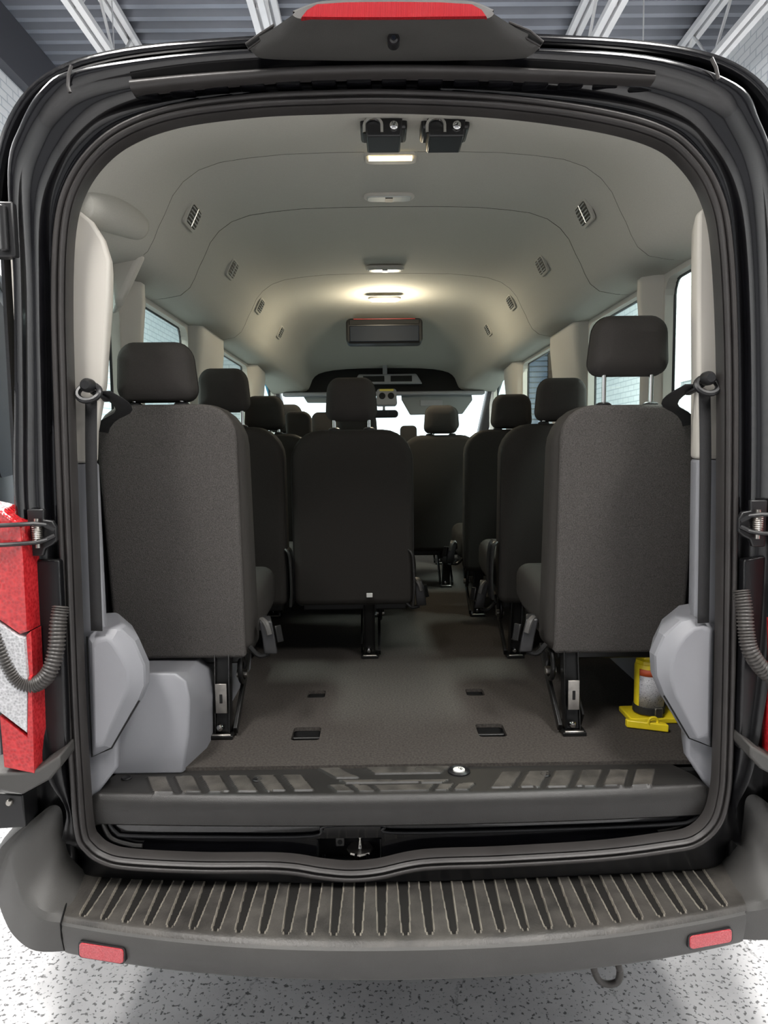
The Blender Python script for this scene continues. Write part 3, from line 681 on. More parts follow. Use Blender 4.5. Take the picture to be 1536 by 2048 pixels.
for sx in (-1, 1):
    CS = ((((155, 1752, .06), (140, 1790, -.03), (129, 1822, -.095), (126, 1838, -.106), (124, 1870, -.104), (124, 1914, -.098)),
           ((138, 1708, .05), (112, 1768, -.02), (88, 1822, -.080), (82, 1838, -.088), (76, 1866, -.086), (72, 1902, -.078)),
           ((128, 1660, .04), (92, 1722, -.005), (56, 1786, -.048), (48, 1803, -.055), (38, 1832, -.052), (28, 1872, -.042)),
           ((122, 1618, .03), (80, 1672, .0), (40, 1730, -.022), (30, 1748, -.028), (18, 1784, -.022), (6, 1832, -.010)),
           ((100, 1612, .03), (62, 1650, .010), (30, 1690, .0), (20, 1706, -.002), (6, 1744, .005), (-8, 1792, .02)),
           ((60, 1640, .05), (34, 1655, .05), (8, 1676, .05), (0, 1692, .05), (-14, 1724, .06), (-28, 1772, .08)),
           ((30, 1640, .3), (10, 1655, .3), (-10, 1676, .3), (-20, 1692, .3), (-34, 1724, .3), (-48, 1772, .3))))
    secs = [[U(x, y, Y) for x, y, Y in r] for r in CS]
    secs[6] = [Vector((p.x-.012, .50, p.z)) for p in secs[5]]
    secs[0] = [Vector(p)+Vector((.022, .006, -.005)) for p in ((-BX*1.047, .075, .463), (-BX*1.022, -.02, .461), (-BX*1.004, by_front(BX)+.015, .459), (-BX-.002, by_front(BX)-.007, .450), (-BX-.002, by_front(BX)-.004, .415), (-BX-.002, by_front(BX)+.006, .372))]
    if sx > 0: secs = [[Vector((-p.x+.008, p.y, p.z)) for p in r] for r in secs]
    rows_ = [spline(r, 5, False) for r in secs]; rows_ = [spline(r[:3], 5, False)[:-1]+spline(r[2:4], 2, False)[:-1]+spline(r[3:], 4, False) for r in secs]; cols_ = [spline([r[k] for r in rows_], 5, False) for k in range(len(rows_[0]))]
    G().grid(cols_).build('bumper_corner', 'bumper', bum, angle=28)
    G().tube([Vector((-sx*p[0], p[1], p[2])) for p in ((-BX*1.045, .07, .4635), (-BX*1.024, -.02, .4615), (-BX*1.003, by_front(BX)+.01, .4585), (-BX-.001, by_front(BX)-.008, .449), (-BX-.001, by_front(BX)-.006, .415), (-BX-.001, by_front(BX)+.004, .375))][::1] if sx < 0 else [Vector((p[0], p[1], p[2])) for p in ((-BX*1.045, .07, .4635), (-BX*1.024, -.02, .4615), (-BX*1.003, by_front(BX)+.01, .4585), (-BX-.001, by_front(BX)-.008, .449), (-BX-.001, by_front(BX)-.006, .415), (-BX-.001, by_front(BX)+.004, .375))], .0022, 6).build('joint_line', 'dark', bum)
    # reflector
    q = [(160, 1883), (248, 1898), (248, 1925), (160, 1912)] if sx < 0 else [(1378, 1872), (1462, 1856), (1462, 1882), (1378, 1896)]
    P = []
    for x, y in q:
        P.append(U(x, y, by_front(U(x, y, -.14).x)-.009))
    ctr = sum(P, Vector())/4; uu = (P[1]-P[0]+P[2]-P[3])/2; vv = (P[0]-P[3]+P[1]-P[2])/2; nn = uu.cross(vv).normalized()
    if nn.y > 0: nn = -nn
    def RQ(a, b, d): return ctr+uu*a+vv*b+nn*d
    fr = [(a/ (uu.length), b/(vv.length)) for a, b in rrect(uu.length, vv.length, .008, 5)]
    k1 = 1.06; k2 = 1.18
    o = G().loft([[RQ(a*k1, b*k2, d) for a, b in fr] for d in (-.02, .0015)]).build('reflector_recess', 'black', bum)
    G().loft([[RQ(a*s, b*s, d) for a, b in fr] for s, d in ((1, -.018), (1, .003), (.97, .0045))]).build('reflector', 'reflector', bum)
# ---- tow hook
c = U(1215, 1962, .05)
pth = [U(x, y, .02) for x, y in ((1186, 1925), (1190, 1945), (1200, 1962), (1218, 1968), (1236, 1962), (1240, 1940), (1236, 1925))]
pth = [pth[0]+Vector((0, .06, .08))]+pth+[pth[-1]+Vector((0, .06, .08))]
G().tube(spline(pth, 6, False), .009, 10).build('tow_hook', 'hose', van)
# ---- top: brake light pod, gutter strip, slots
def row(y_or, pts): return [U(x, y, y_or) for x, y in pts]
pod = [row(-.045, ((497, 99), (525, 117), (650, 121), (785, 122), (920, 121), (1052, 116), (1081, 93))),
       row(-.075, ((492, 88), (535, 105), (650, 108), (785, 109), (920, 108), (1040, 104), (1086, 82))),
       row(-.120, ((545, 58), (580, 70), (660, 73), (785, 74), (910, 73), (995, 69), (1030, 55))),
       row(-.165, ((585, 30), (605, 38), (690, 40), (785, 40), (880, 40), (968, 38), (988, 28))),
       row(-.160, ((590, 24), (628, 9), (690, 6), (785, 5), (880, 6), (950, 9), (985, 22))),
       row(-.120, ((585, 22), (635, 4), (690, 0), (785, -2), (880, 0), (945, 3), (988, 20)))]
last = [p+Vector((0, .35, .02)) for p in pod[-1]]
pod.append(last)
bl = G().grid([spline(r, 4, False) for r in pod]).build('brake_light_pod', 'bumper', van, angle=28)
lens = [(602, 37), (612, 24), (632, 12), (690, 8), (785, 7), (880, 8), (945, 12), (965, 23), (974, 36), (880, 37), (785, 38), (690, 38)]
lo = [U(x, y, -.168) for x, y in lens]
cc = sum(lo, Vector())/len(lo)
G().loft([[p+Vector((0, .02, 0)) for p in lo], lo, [cc+(p-cc)*.985+Vector((0, -.006, 0)) for p in lo]]).build('brake_lens', 'redlens', bl)
p = U(787, 83, -.118); G().lathe((p.x, -.128, p.z), [(.001, -.004), (.006, -.004), (.009, 0), (.013, 0), (.013, .02)], n=24, axis='Y').build('rear_camera', 'black', bl)
G().lathe((p.x, -.134, p.z), [(.001, 0), (.004, 0), (.005, .004)], n=16, axis='Y').build('camera_glass', 'screen', bl)
for q in (((497, 97), (492, 88), (520, 68), (548, 50), (545, 60), (520, 80)), ((1080, 92), (1086, 84), (1060, 62), (1018, 45), (1030, 58), (1055, 78))):
    pts = [U(x, y, -.080-.03*((98-y)/48)) for x, y in q]
    G().tube(pts, .0028, 6, closed=True).build('side_slot_rim', 'rubber', bl)
    G().add(pts, [tuple(range(6))]).build('side_slot', 'dark', bl, solid=.002)
tp = ((260,159),(330,152),(400,146),(500,139),(600,133),(785,129),(970,132),(1080,137),(1180,142),(1310,150))
bt = ((262,181),(330,173),(400,166),(500,158),(600,151),(785,147),(970,149),(1080,153),(1180,157),(1308,163))
T = spline([U(x, y, -.040) for x, y in tp], 4, False); B = spline([U(x, y, -.040) for x, y in bt], 4, False)
mid = [(a+b)/2+Vector((0, -.010, 0)) for a, b in zip(T, B)]; q1 = [a*.75+b*.25+Vector((0, -.008, 0)) for a, b in zip(T, B)]; q3 = [a*.25+b*.75+Vector((0, -.007, 0)) for a, b in zip(T, B)]
G().grid([[p+Vector((0, .03, 0)) for p in T], T, q1, mid, q3, B, [p+Vector((0, .03, 0)) for p in B]]).build('gutter_strip', 'rubber', van, angle=60)
for px, py in ((295,193),(365,187),(433,179),(505,175),(577,172),(648,169),(718,168),(788,167),(860,167),(932,168),(1000,170),(1070,173),(1140,174),(1208,177),(1278,185)):
    p = U(px, py-2, -.004); 
    g = G(); puffy(g, .058, .011, .005, [(0, .01), (.0, -.012), (.002, -.016)], p.x, p.z, n=4); g.build('trim_clip', 'paint', van)
for sgn, q in ((-1, ((143, 131), (137, 150), (136, 172), (140, 185))), (1, ((1423, 116), (1432, 135), (1437, 158)))):
    G().tube([U(x, y, -.066) for x, y in q], .004, 6).build('roof_seam', 'rubber', van)
# ---- tail lights
TL = dict(up=((0, 1018), (44, 1050), (50, 1110), (58, 1262), (40, 1268), (0, 1240)), clear=((0, 1243), (40, 1270), (52, 1275), (58, 1350), (58, 1468), (2, 1425)), low=((1, 1430), (58, 1474), (60, 1350), (66, 1350), (72, 1548), (10, 1535)))
for sx in (-1, 1):
    t0 = None
    for nm_, m_ in (('up', 'redtail'), ('clear', 'clear'), ('low', 'redtail')):
        P = [U(x, y, -.085) for x, y in TL[nm_]]
        if nm_ == 'up': P = [P[0]+Vector((-.10, .03, .02))]+P[0:]+[P[-1]+Vector((-.10, .03, 0))]; 
        if nm_ == 'clear': P = [P[0]+Vector((-.10, .03, .0))]+P+[P[-1]+Vector((-.06, .02, 0))]
        if sx > 0: P = [Vector((-p.x+.010, p.y, p.z)) for p in P]
        ctr = sum(P, Vector())/len(P)
        g = G().loft([[p+Vector((0, .09, 0)) for p in P], P, [ctr+(p-ctr)*.96+Vector((0, -.006, 0)) for p in P]])
        o = g.build('tail_light' if t0 is None else ('clear_lens' if nm_ == 'clear' else 'lower_red_lens'), m_, van if t0 is None else t0)
        t0 = t0 or o
    # side red edge beside the clear lens, seat of the lamp below it
    P = [U(x, y, -.084) for x, y in ((53, 1270), (62, 1262), (68, 1400), (66, 1480), (58, 1470))]
    if sx > 0: P = [Vector((-p.x+.010, p.y, p.z)) for p in P]
    G().loft([[p+Vector((0, .05, 0)) for p in P], P]).build('red_edge', 'redtail', t0)
    P = [U(x, y, -.09) for x, y in ((-40, 1548), (40, 1545), (75, 1540), (118, 1512), (121, 1535), (100, 1560), (45, 1590), (-40, 1575))]
    if sx > 0: P = [Vector((-p.x+.010, p.y, p.z)) for p in P]
    G().loft([[p+Vector((0, .09, .01)) for p in P], P]).build('lamp_base_trim', 'bumper', van, bevel=.006)
    P = [U(x, y, -.03) for x, y in ((-30, 1585), (45, 1590), (52, 1655), (-30, 1660))]
    if sx > 0: P = [Vector((-p.x+.010, p.y, p.z)) for p in P]
    o = G().loft([[p+Vector((0, .07, 0)) for p in P], P]).build('corner_bracket', 'black', van, bevel=.004)
    p = P[0]*.35+P[1]*.65+Vector((0, -.004, -.02)); G().lathe(p, [(.001, -.004), (.006, -.004), (.009, 0), (.009, .004)], axis='Y', n=14).build('bracket_screw', 'steel', o)
# jamb lower plastic cladding
for sx, q in ((-1, ((52, 1120), (118, 1120), (126, 1300), (134, 1500), (118, 1512), (74, 1538), (62, 1300))), (1, ((1488, 1120), (1540, 1110), (1560, 1300), (1560, 1520), (1500, 1490), (1478, 1500), (1486, 1300)))):
    P = [U(x, y, -.030) for x, y in q]
    G().loft([[p+Vector((0, .03, 0)) for p in P], P]).build('jamb_cladding', 'jamb', van, bevel=.006, seg=3)
# hinges with springs and rods
for sx, cx_, cy_ in ((-1, 85, 1064), (1, 1504, 1046)):
    c = U(cx_, cy_, -.035)
    def H(dx, dz, dy=0): return (c.x+sx*(-1)*dx*1.0*(-1) if False else c.x+(-dx if sx > 0 else dx), c.y+dy, c.z+dz)
    g = G(); g.prism([H(a, b)[0::2] for a, b in ((-.028, .055), (.012, .055), (.010, .030), (.030, .028), (.038, .012), (.038, -.020), (.026, -.030), (.010, -.038), (.004, -.055), (-.026, -.055))], c.y, c.y-.014)
    h = g.build('door_hinge', 'black', van, bevel=.003)
    sp = [Vector(H(.0, 0))+Vector((.010*math.cos(a), -.026+.010*math.sin(a), .022-.044*a/(2*math.pi*9))) for a in [2*math.pi*9*k/120 for k in range(121)]]
    G().tube(sp, .0022, 6).build('hinge_spring', 'steel', h)
    G().cyl(H(0, .034, -.026), H(0, -.034, -.026), .0055).build('hinge_pin', 'steel', h)
    for dz in (.024, -.020):
        G().tube([H(.02, dz*.8, -.024), H(0, dz, -.04), H(-.05, dz, -.072), H(-.12, dz, -.078), H(-.22, dz, -.082)], .005, 8).build('check_rod', 'black', h)
        G().tube([H(.036, dz*.3, -.016), H(.012, dz*.9, -.024)], .006, 8).build('hinge_tab', 'black', h)
# upper hinge plate on the left edge
c = U(12, 462, -.05); g = G().box((c.x, c.y, c.z), (.05, .03, .12)).cyl((c.x+.005, c.y-.02, c.z-.05), (c.x+.005, c.y-.02, c.z+.05), .009); g.build('upper_hinge', 'black', van, bevel=.004)
# ribbed wiring hoses
for sx, q in ((-1, ((122, 1212), (116, 1250), (112, 1300), (98, 1345), (72, 1368), (42, 1362), (20, 1332), (2, 1290), (-14, 1250), (-40, 1230))), (1, ((1482, 1180), (1488, 1215), (1492, 1260), (1500, 1300), (1525, 1338), (1560, 1362), (1600, 1372)))):
    cs = spline([U(x, y, -.05-.03*min(1, abs(i)/3)) for i, (x, y) in enumerate(q)], 26, False)
    G().tube(cs, [.0195 if (k//2) % 2 else .0155 for k in range(len(cs))], 14).build('wiring_hose', 'hose', van, angle=80)
# ---- rear pillar covers, pods, wheel arch box
def traced(nm, pts, Y0, Y1, m, parent=van, bevel=.006, seg=3):
    P = [U(x, y, Y0) for x, y in pts]
    return G().loft([[Vector((p.x, Y1, p.z)) for p in P], P]).build(nm, m, parent, bevel=bevel, seg=seg)
# pillar cover upper and lower: face at the door opening, then running forward along the wall
for nm_, m_, pts in (('rear_pillar_cover', 'beige', ((128,420),(160,422),(182,440),(206,478),(219,520),(218,590),(212,680),(207,760),(190,860),(188,926),(133,926))),
                     ('rear_pillar_cover', 'beige', ((1452,404),(1418,407),(1398,425),(1397,470),(1396,600),(1396,760),(1395,918),(1460,918))),
                     ('rear_quarter_trim', 'grey', ((133,927),(190,927),(206,1250),(235,1300),(235,1535),(185,1600),(150,1600))),
                     ('rear_quarter_trim', 'grey', ((1460,919),(1395,919),(1390,1240),(1374,1400),(1374,1512),(1425,1590),(1452,1590)))):
    P = [U(x, y, .06) for x, y in pts]
    G().loft([[Vector((p.x*(1.0+ (.06 if abs(p.x) < .8 else .03)), .20, p.z)) for p in P], [Vector((p.x, .08, p.z)) for p in P], [Vector((p.x, .06, p.z)) for p in P]]).build(nm_, m_, van, bevel=.008, seg=3)
podL = dict(face=((190,1288),(213,1276),(222,1290),(252,1335),(257,1375),(238,1412),(193,1500),(187,1490)), out=((182,1282),(206,1256),(240,1254),(284,1303),(293,1345),(286,1385),(240,1470),(222,1492),(192,1512),(184,1500)))
for sx in (-1, 1):
    if sx < 0:
        f = ((186,1290),(196,1280),(213,1276),(222,1284),(240,1312),(255,1340),(256,1375),(244,1402),(204,1492),(190,1496))
        o_ = ((176,1272),(190,1262),(206,1256),(240,1254),(270,1282),(291,1330),(292,1370),(280,1400),(225,1494),(186,1512))
    else:
        f = ((1421,1262),(1405,1252),(1390,1256),(1372,1272),(1352,1302),(1344,1330),(1344,1360),(1352,1390),(1398,1482),(1417,1474))
        o_ = ((1432,1250),(1413,1241),(1390,1234),(1360,1240),(1326,1270),(1308,1310),(1310,1350),(1326,1390),(1376,1474),(1420,1492))
    A = [U(x, y, .020) for x, y in f]; B = [U(x, y, .050) for x, y in o_]
    ca = sum(A, Vector())/len(A)
    A0 = [ca+(p-ca)*.8 for p in A]
    C2 = [Vector((p.x*1.10, .22, p.z)) for p in B]; Bm = [Vector((p.x*.5+q.x*.5, .026, p.z*.5+q.z*.5)) for p, q in zip(A, B)]
    rr = [[ca+Vector((0, -.001, 0))+(p-ca)*.5 for p in A], A0, A, [a*.55+b*.45 for a, b in zip(A, B)], [a*.1+b*.9+Vector((0, -.004, 0)) for a, b in zip(A, B)], B, [p+Vector((0, .03, 0)) for p in B], C2]
    G().loft(rr).build('quarter_pod', 'grey', van, angle=22, bevel=.007, seg=3)
    # dark joint under the pod
    G().tube([p+Vector((0, -.006, 0)) for p in [U(x, y, .05) for x, y in (o_[0], o_[-1], o_[-2], o_[-3])]], .0022, 6).build('pod_joint', 'dark', van)
# wheel arch box on the left
P0 = [U(x, y, .16) for x, y in ((150, 1350), (292, 1345), (352, 1347), (372, 1362), (380, 1400), (378, 1470), (371, 1540), (150, 1600))]
P1 = [U(x, y, .155) for x, y in ((150, 1358), (292, 1352), (345, 1354), (362, 1366), (372, 1402), (370, 1470), (364, 1540), (150, 1600))]
P2 = []
for x, y in ((150, 1345), (300, 1342), (375, 1343), (398, 1362), (413, 1408), (412, 1430), (408, 1470), (150, 1540)):
    P2.append(U(x, y, .30))
P2b = [Vector((p.x, 1.05, max(.69, p.z))) for p in P2]
P2 = [Vector((p.x, .30, p.z)) for p in P2]; P2[6] = Vector((P2[5].x, .30, .69)); P2[7] = Vector((P2[0].x, .30, .69)); P2b[6].z = .69; P2b[7].z = .69
P0[6] = UZ(372, 1537, .69); P0[6].y = .16; P0[7] = Vector((P0[0].x, .16, .69)); P1[6] = Vector((P0[6].x-.01, .155, .69)); P1[7] = Vector((P0[0].x, .155, .69))
G().loft([P1, P0, P2, P2b]).build('wheel_arch_box', 'grey', van, bevel=.012, seg=4, angle=50)
# ------------------------------------------------------------------ seats
def seat(label, x, y, w=.45, top=1.66, head_top=1.86, felt=False, feet=None, inner=1, head_dx=0, head_tilt=0, sticker=False, centre_leg=None, bottom=.935, headw=.232):
    """x centre, y of the back face"""
    t = thing('passenger_seat', label, 'seat', (x, y, FZ), 'seats of the van cabin')  # bolted passenger seat of the van, not a loose chair
    h = top-bottom; cz = (top+bottom)/2
    sh = -.10 if felt else -.05
    g = G()
    if felt:
        puffy(g, w+.028, h+.004, [.05, .05, .12, .12], edgeprof(y+.012, y+.135, .035), x, cz, tw=.985, shear=sh); g.build('backrest', 'cloth', t, angle=60)
        g = G(); puffy(g, w, h, [.012, .012, .095, .095], edgeprof(y, y+.05, .014), x-inner*.012, cz, tw=1.02, shear=sh); g.build('back_panel', 'felt', t, angle=60)
    else:
        puffy(g, w, h, [.035, .035, .12, .12], [(.03, y), (.012, y+.006), (.003, y+.02), (0, y+.04), (0, y+.09), (.01, y+.115), (.035, y+.13)], x, cz, tw=.985, shear=sh); g.build('backrest', 'cloth', t, angle=60)
        G().tube([(p[0], y+.022+sh*(p[1]-cz), p[1]) for p in rrect(w-.006, h-.006, [.035, .035, .12, .12], 7, x, cz, .985)], .0022, 5, closed=True).build('seam_piping', 'black', t)
    hh = .165; hz = head_top-hh/2; hx = x+head_dx; hy = y+.035+sh*.4
    g = G(); puffy(g, headw, hh, [.04, .04, .05, .05], [(.05, hy-.045), (.022, hy-.038), (.008, hy-.022), (0, hy), (0, hy+.03), (.01, hy+.055), (.04, hy+.065)], hx, hz, tw=.88, shear=-.10); hd = g.build('headrest', 'head', t, angle=60)
    G().tube([(p[0], hy+.022-.10*(p[1]-hz), p[1]) for p in rrect(headw+.001, hh+.001, [.04, .04, .05, .05], 7, hx, hz, .88)], .0016, 5, closed=True).build('stitched_seam', 'cloth', hd)
    for s in (-1, 1):
        px = hx+s*.068
        G().cyl((px, hy+.012, top-.05), (px, hy+.010, hz-hh/2+.02), .0065, 12).build('headrest_post', 'chrome', hd)
        G().lathe((px, hy+.012, top-.004), [(.018, -.006), (.022, 0), (.022, .008), (.014, .013), (.008, .013)], n=16).build('post_guide', 'black', t)
    g = G(); cw = w+.03                                 # cushion, running forward
    rings = []
    for yy, z0, z1, ins in ((y+.085, 1.0, 1.09, .02), (y+.11, .985, 1.115, .005), (y+.25, .975, 1.125, 0), (y+.42, .98, 1.14, 0), (y+.52, .99, 1.135, .005), (y+.56, 1.01, 1.11, .03)):
        rings.append([(a, yy, b) for a, b in rrect(cw-2*ins, z1-z0, .045, 6, x, (z0+z1)/2)])
    g.loft(rings).build('seat_cushion', 'cloth', t, angle=60)
    g = G(); g.box((x, y+.30, .955), (w-.04, .42, .035)); g.box((x, y+.10, .93), (w-.06, .03, .05)); g.build('seat_frame', 'frame', t, bevel=.006)
    for fx, fy in (feet or ()):
        s = 1 if fx > x else -1
        if s*inner > 0 or True:
            g = G()
            g.bar((fx, fy+.012, FZ+.012), (fx, y+.06, .955), .040, .010, up=(0, 1, 0))
            for e in (-.021, .021): g.bar((fx+e, fy+.02, FZ+.002), (fx+e, y+.06, .955), .004, .045, up=(0, 1, 0))
            g.bar((fx-s*.034, fy+.03, FZ+.03), (fx-s*.034, fy+.30, .92), .008, .06, up=(0, 1, 0))
            g.bar((fx+s*.040, fy+.0, FZ+.02), (fx+s*.040, fy+.26, .90), .012, .028, up=(0, 1, 0))
            g.box((fx, fy+.02, FZ+.006), (.07, .08, .012))
            lg = g.build('leg', 'frame', t, bevel=.002)
            G().bar((fx, fy+.000, FZ+.075), (fx, fy+.000, FZ+.165), .034, .004, up=(0, 1, 0)).build('leg_plate', 'steel', lg, bevel=.001)
            G().box((fx, fy-.0025, FZ+.12), (.009, .003, .028)).build('plate_slot', 'dark', lg, bevel=.003)
            G().lathe((fx-.004, fy-.012, FZ+.032), [(.001, -.004), (.007, -.003), (.011, .003), (.012, .010)], axis='Y', n=16).build('anchor_knob', 'chrome', lg)
            G().box((fx, fy-.010, FZ+.010), (.058, .012, .010)).build('anchor_hook', 'steel', lg, bevel=.003)
            G().lathe((fx+s*.052, fy+.13, FZ+.16), [(.045, -.008), (.048, 0), (.030, .004), (.012, .008)][::1], axis='Y', n=20) 
            G().tube([(fx+s*.046, fy+.10+.035*math.cos(a), FZ+.185+.045*math.sin(a)) for a in [2*math.pi*k/20 for k in range(20)]], .008, 8, closed=True).build('leg_ring', 'frame', lg)
            G().cyl((fx+s*.03, fy+.10, FZ+.165), (fx+s*.062, fy+.10, FZ+.165), .013, 14).build('pivot_bolt', 'steel', lg)
    return t
def recliner(t, x, y, z, s):
    """curved recliner cover at the side of a backrest"""
    c = [Vector((x, y+.01, z+.10)), Vector((x+s*.014, y-.002, z+.085)), Vector((x+s*.020, y, z+.04)), Vector((x+s*.022, y, z-.06)), Vector((x+s*.016, y+.01, z-.13))]
    cs = spline(c, 5, False)
    g = G(); g.grid([[p+Vector((0, 0, 0)) for p in cs], [p+Vector((s*.006, .02, 0)) for p in cs], [p+Vector((s*.004, .09, 0)) for p in cs]]); g.build('recliner_cover', 'black', t, solid=.004)
    G().tube(cs, .0055, 8).build('recliner_edge', 'sill', t)
def buckle(t, x, y, z, s):
    """hanging lever and buckle beside the cushion"""
    r = [[Vector((x+a*.9, y, z+.055)) for a in (-.012, .016)], [Vector((x+a, y-.02, z+.045)) for a in (-.016, .022)], [Vector((x+s*.012+a, y-.03, z)) for a in (-.018, .020)], [Vector((x+s*.018+a, y-.028, z-.045)) for a in (-.020, .020)]]
    G().grid(r).build('recline_lever', 'black', t, solid=.012, bevel=.004)
    G().tube(spline([(x-s*.02, y+.02, z+.02), (x-s*.012, y-.01, z+.052), (x+s*.006, y-.035, z+.045), (x+s*.016, y-.04, z+.015)], 5, False), .009, 8).build('lever_edge', 'bumper', t)
    G().bar((x+s*.03, y+.01, z+.03), (x+s*.04, y+.0, z-.02), .024, .014).build('belt_buckle', 'frame', t, bevel=.003)
    G().tube(spline([(x-s*.05, y-.01, z-.03), (x-s*.02, y-.02, z-.055), (x+s*.01, y-.02, z-.05)], 5, False), .008, 8).build('lever_pivot', 'frame', t)
A1 = seat('single seat at the left rear with felt back, beside the grey wheel arch box', -.642, .355, .39, 1.69, 1.865, True, [(-.531, .370)], inner=1, head_dx=-.04)
A2 = seat('single seat at the right rear with felt back, in front of the yellow jack', .655, .355, .39, 1.675, 1.925, True, [(.522, .358)], inner=-1, head_dx=.012)
buckle(A1, U(533, 1272, .42).x, .42, U(533, 1272, .42).z, 1); buckle(A2, U(1058, 1268, .42).x, .42, U(1058, 1268, .42).z, -1)
B1 = seat('left window seat of the second row, just beyond the left rear felt seat', -.655, 1.07, .475, 1.65, 1.875, False, [(-.62, 1.17)], head_dx=.005, headw=.205)
B2 = seat('middle seat with wide dark back and a white tag near its lower edge', -.155, 1.07, .485, 1.635, 1.835, False, [(-.097, 1.175)], headw=.205)
B3 = seat('right seat of the second row, just beyond the right rear felt seat', .665, 1.07, .485, 1.65, 1.825, False, [(.50, 1.15)], headw=.205)
C1 = seat('left window seat of the third row, its headrest third from the left', -.61, 1.81, .475, 1.64, 1.825, False, [(-.6, 1.9)], headw=.205)
C2 = seat('middle seat of the third row, hidden behind the one with the white tag', -.155, 1.81, .475, 1.60, 1.75, False, [(-.1, 1.9)], headw=.205)
C3 = seat('right seat of the third row, its headrest left of the second row right one', .61, 1.81, .475, 1.65, 1.82, False, [(.45, 1.88)], headw=.205)
D1 = seat('left window seat of the fourth row, its small headrest fourth from the left', -.60, 2.55, .475, 1.64, 1.83, False, [(-.55, 2.6)], headw=.205)
D3 = seat('seat beyond the aisle gap on the right, headrest against the bright windshield', .325, 2.55, .475, 1.64, 1.815, False, [(.36, 2.66)], headw=.205)
E1 = seat('driver seat at the front left, headrest half hidden by the middle seat', -.42, 3.45, .48, 1.62, 1.83, False, [(-.4, 3.55)], headw=.24)
E2 = seat('front passenger seat, furthest headrest on the right', .42, 3.45, .48, 1.62, 1.86, False, [(.4, 3.55)], headw=.24)
for t, (px, py, Y), s in ((B1, (574, 1150, 1.07), 1), (B2, (820, 1150, 1.07), 1), (B3, (992, 1135, 1.07), -1)):
    p = U(px, py, Y); recliner(t, p.x-s*.006, Y+.0, p.z, s)
for t, (px, py, Y), s in ((B2, (833, 1185, 1.12), 1), (B3, (965, 1190, 1.15), -1), (C3, (905, 1105, 1.9), -1), (D3, (895, 1110, 2.6), -1)):
    p = U(px, py, Y); buckle(t, p.x, Y, p.z, s)
p = U(741, 1190, 1.07); G().box((p.x-.004, 1.066, p.z), (.024, .004, .018)).build('white_tag', 'white', B2, bevel=.003)
# shoulder piece of the centre row showing above the left seats
p = U(597, 850, 2.2); g = G(); puffy(g, .14, .17, [.02, .02, .05, .03], edgeprof(2.19, 2.27, .02), p.x, p.z-.01, shear=-.1); g.build('shoulder_belt_tower', 'head', C1)
p = U(817, 868, 3.4); g = G(); puffy(g, .12, .12, .03, edgeprof(3.38, 3.44, .02), p.x, p.z); g.build('inner_armrest', 'head', E2)
# ------------------------------------------------------------------ seat belts
def belt(label, anchor, low, Yl, side, grp='rear seat belts'):
    t = thing('seat_belt', label, 'seat belt', U(*low, Yl), grp)
    def P_(o): o.parent = t; o.matrix_parent_inverse = Matrix.Translation(-t.location); return o
    a = U(*anchor, .035)
    q = U(*low, Yl); pts = [a+Vector((0, 0, -.02)), a*.7+q*.3+Vector((side*.003, 0, 0)), a*.35+q*.65+Vector((side*.002, 0, 0)), q]
    def strap(pp, w, nm_='webbing', dirv=Vector((1, side*.15, 0))):
        dv = dirv.normalized(); cs = spline(pp, 6, False)
        return P_(G().grid([[p-dv*w/2 for p in cs], [p for p in cs], [p+dv*w/2 for p in cs]]).build(nm_, 'belt', None, solid=.002))
    strap(pts, .030)
    b = [a+Vector((-side*.018, .02, .0)), a+Vector((-side*.036, .12, -.04)), Vector((side*.845, .34, 1.60)), Vector((side*.865, .42, 1.30)), Vector((side*.865, .45, .95))]
    strap(b, .046, 'lap_webbing')
    P_(G().tube([a+Vector((.026*math.cos(q), -.012+.012*math.sin(q), .020*math.sin(q)-.005)) for q in [2*math.pi*k/20 for k in range(20)]], .0075, 8, closed=True).build('guide_loop', 'black'))
    P_(G().lathe((a.x, a.y-.025, a.z+.012), [(.001, -.008), (.010, -.008), (.014, -.002), (.017, .004), (.017, .02)], axis='Y', n=18).build('anchor_bolt', 'black'))
    P_(G().bar(a+Vector((0, .01, .0)), a+Vector((-side*.022, .05, -.02)), .02, .010).build('guide_arm', 'black', bevel=.004))
    return t
belt('black seat belt hanging from the left rear pillar', (181, 782), (193, 1262), .02, -1)
belt('black seat belt hanging from the right rear pillar', (1410, 768), (1407, 1246), .02, 1)
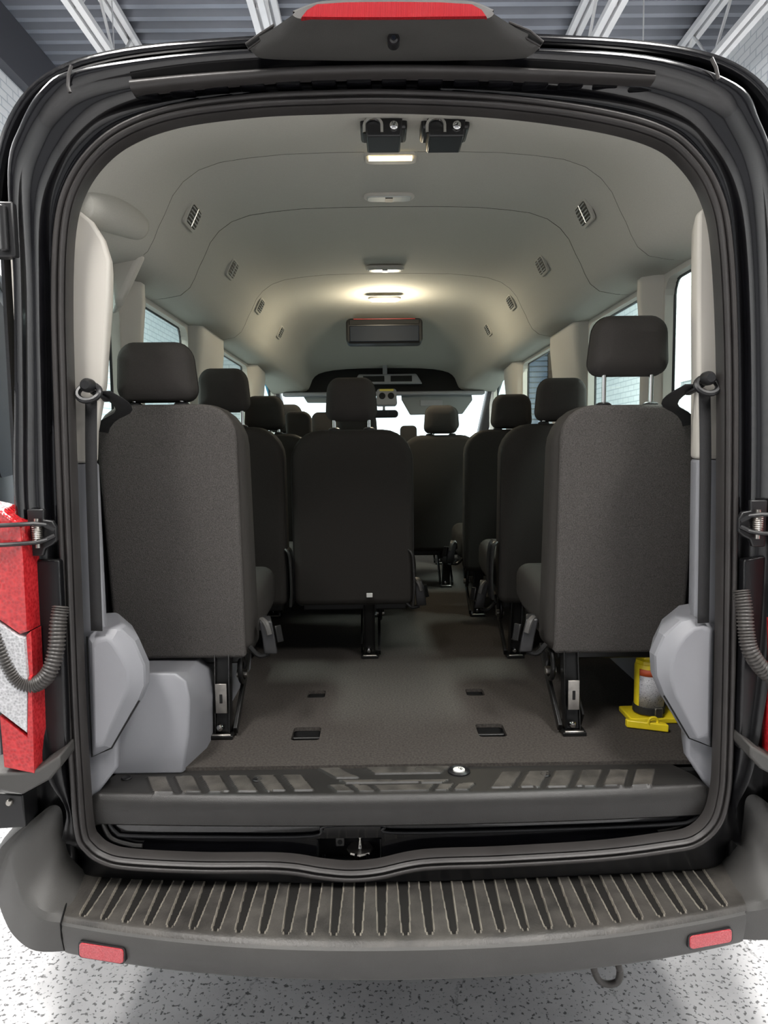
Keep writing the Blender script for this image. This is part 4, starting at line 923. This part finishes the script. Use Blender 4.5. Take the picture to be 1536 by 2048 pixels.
# ------------------------------------------------------------------ bottle jack
b = UZ(1300, 1452, .702); b.y = .45
b.x = U(1300, 1400, .47).x
t = thing('bottle_jack', 'yellow bottle jack strapped to the floor behind the right rear pod', 'jack', (b.x, .48, FZ))
x, y = b.x, .48
G().lathe((x, y, FZ+.02), [(.042, 0), (.045, .004), (.045, .150), (.042, .158), (.036, .162)], n=36).build('cylinder_body', 'yellow', t, angle=30)
G().lathe((x, y, FZ+.18), [(.044, 0), (.044, .010), (.036, .016), (.034, .030), (.026, .034)], n=8).lathe((x, y, FZ+.212), [(.024, 0), (.024, .016), (.014, .018), (.014, .03)], n=12).build('top_nut', 'yellow', t, smooth=False)
arc = [math.radians(q) for q in range(-150, -35, 5)]
G().grid([[(x+.0462*math.cos(q), y+.0462*math.sin(q), FZ+z) for q in arc] for z in (.045, .145)]).build('instruction_label', 'label', t, solid=.0006)
G().grid([[(x+.0464*math.cos(q), y+.0464*math.sin(q), FZ+z) for q in arc] for z in (.145, .166)]).build('red_band', 'red', t, solid=.0006)
G().lathe((x, y, FZ+.022), [(.046, 0), (.049, .002), (.049, .022), (.046, .024)], n=36).build('retaining_strap', 'belt', t)
G().box((x+.012, y-.050, FZ+.034), (.024, .008, .030)).build('strap_buckle', 'steel', t, bevel=.002)
G().prism([(x-.075, FZ), (x+.085, FZ), (x+.085, FZ+.018), (x-.075, FZ+.018)], y-.055, y+.06).build('base_plate', 'yellow', t, bevel=.004)
h0 = UZ(1254, 1447, .715); h1 = UZ(1338, 1457, .715)
G().loft([[h0+Vector((0, 0, dz)), h1+Vector((0, 0, dz)), h1+Vector((-.002, .022, dz)), Vector(((h0.x+h1.x)/2+.015, h1.y+.045, h0.z+dz)), h0+Vector((0, .018, dz))] for dz in (-.013, .010)]).build('handle_socket', 'yellow', t, bevel=.003)
m_ = (h0*.35+h1*.65); G().tube([m_+Vector((.014*math.cos(q), .008, .012+.014*math.sin(q))) for q in [math.pi*1.5*k/12-.6 for k in range(13)]], .004, 8).build('release_hook', 'yellow', t)
bpy.context.view_layer.update()
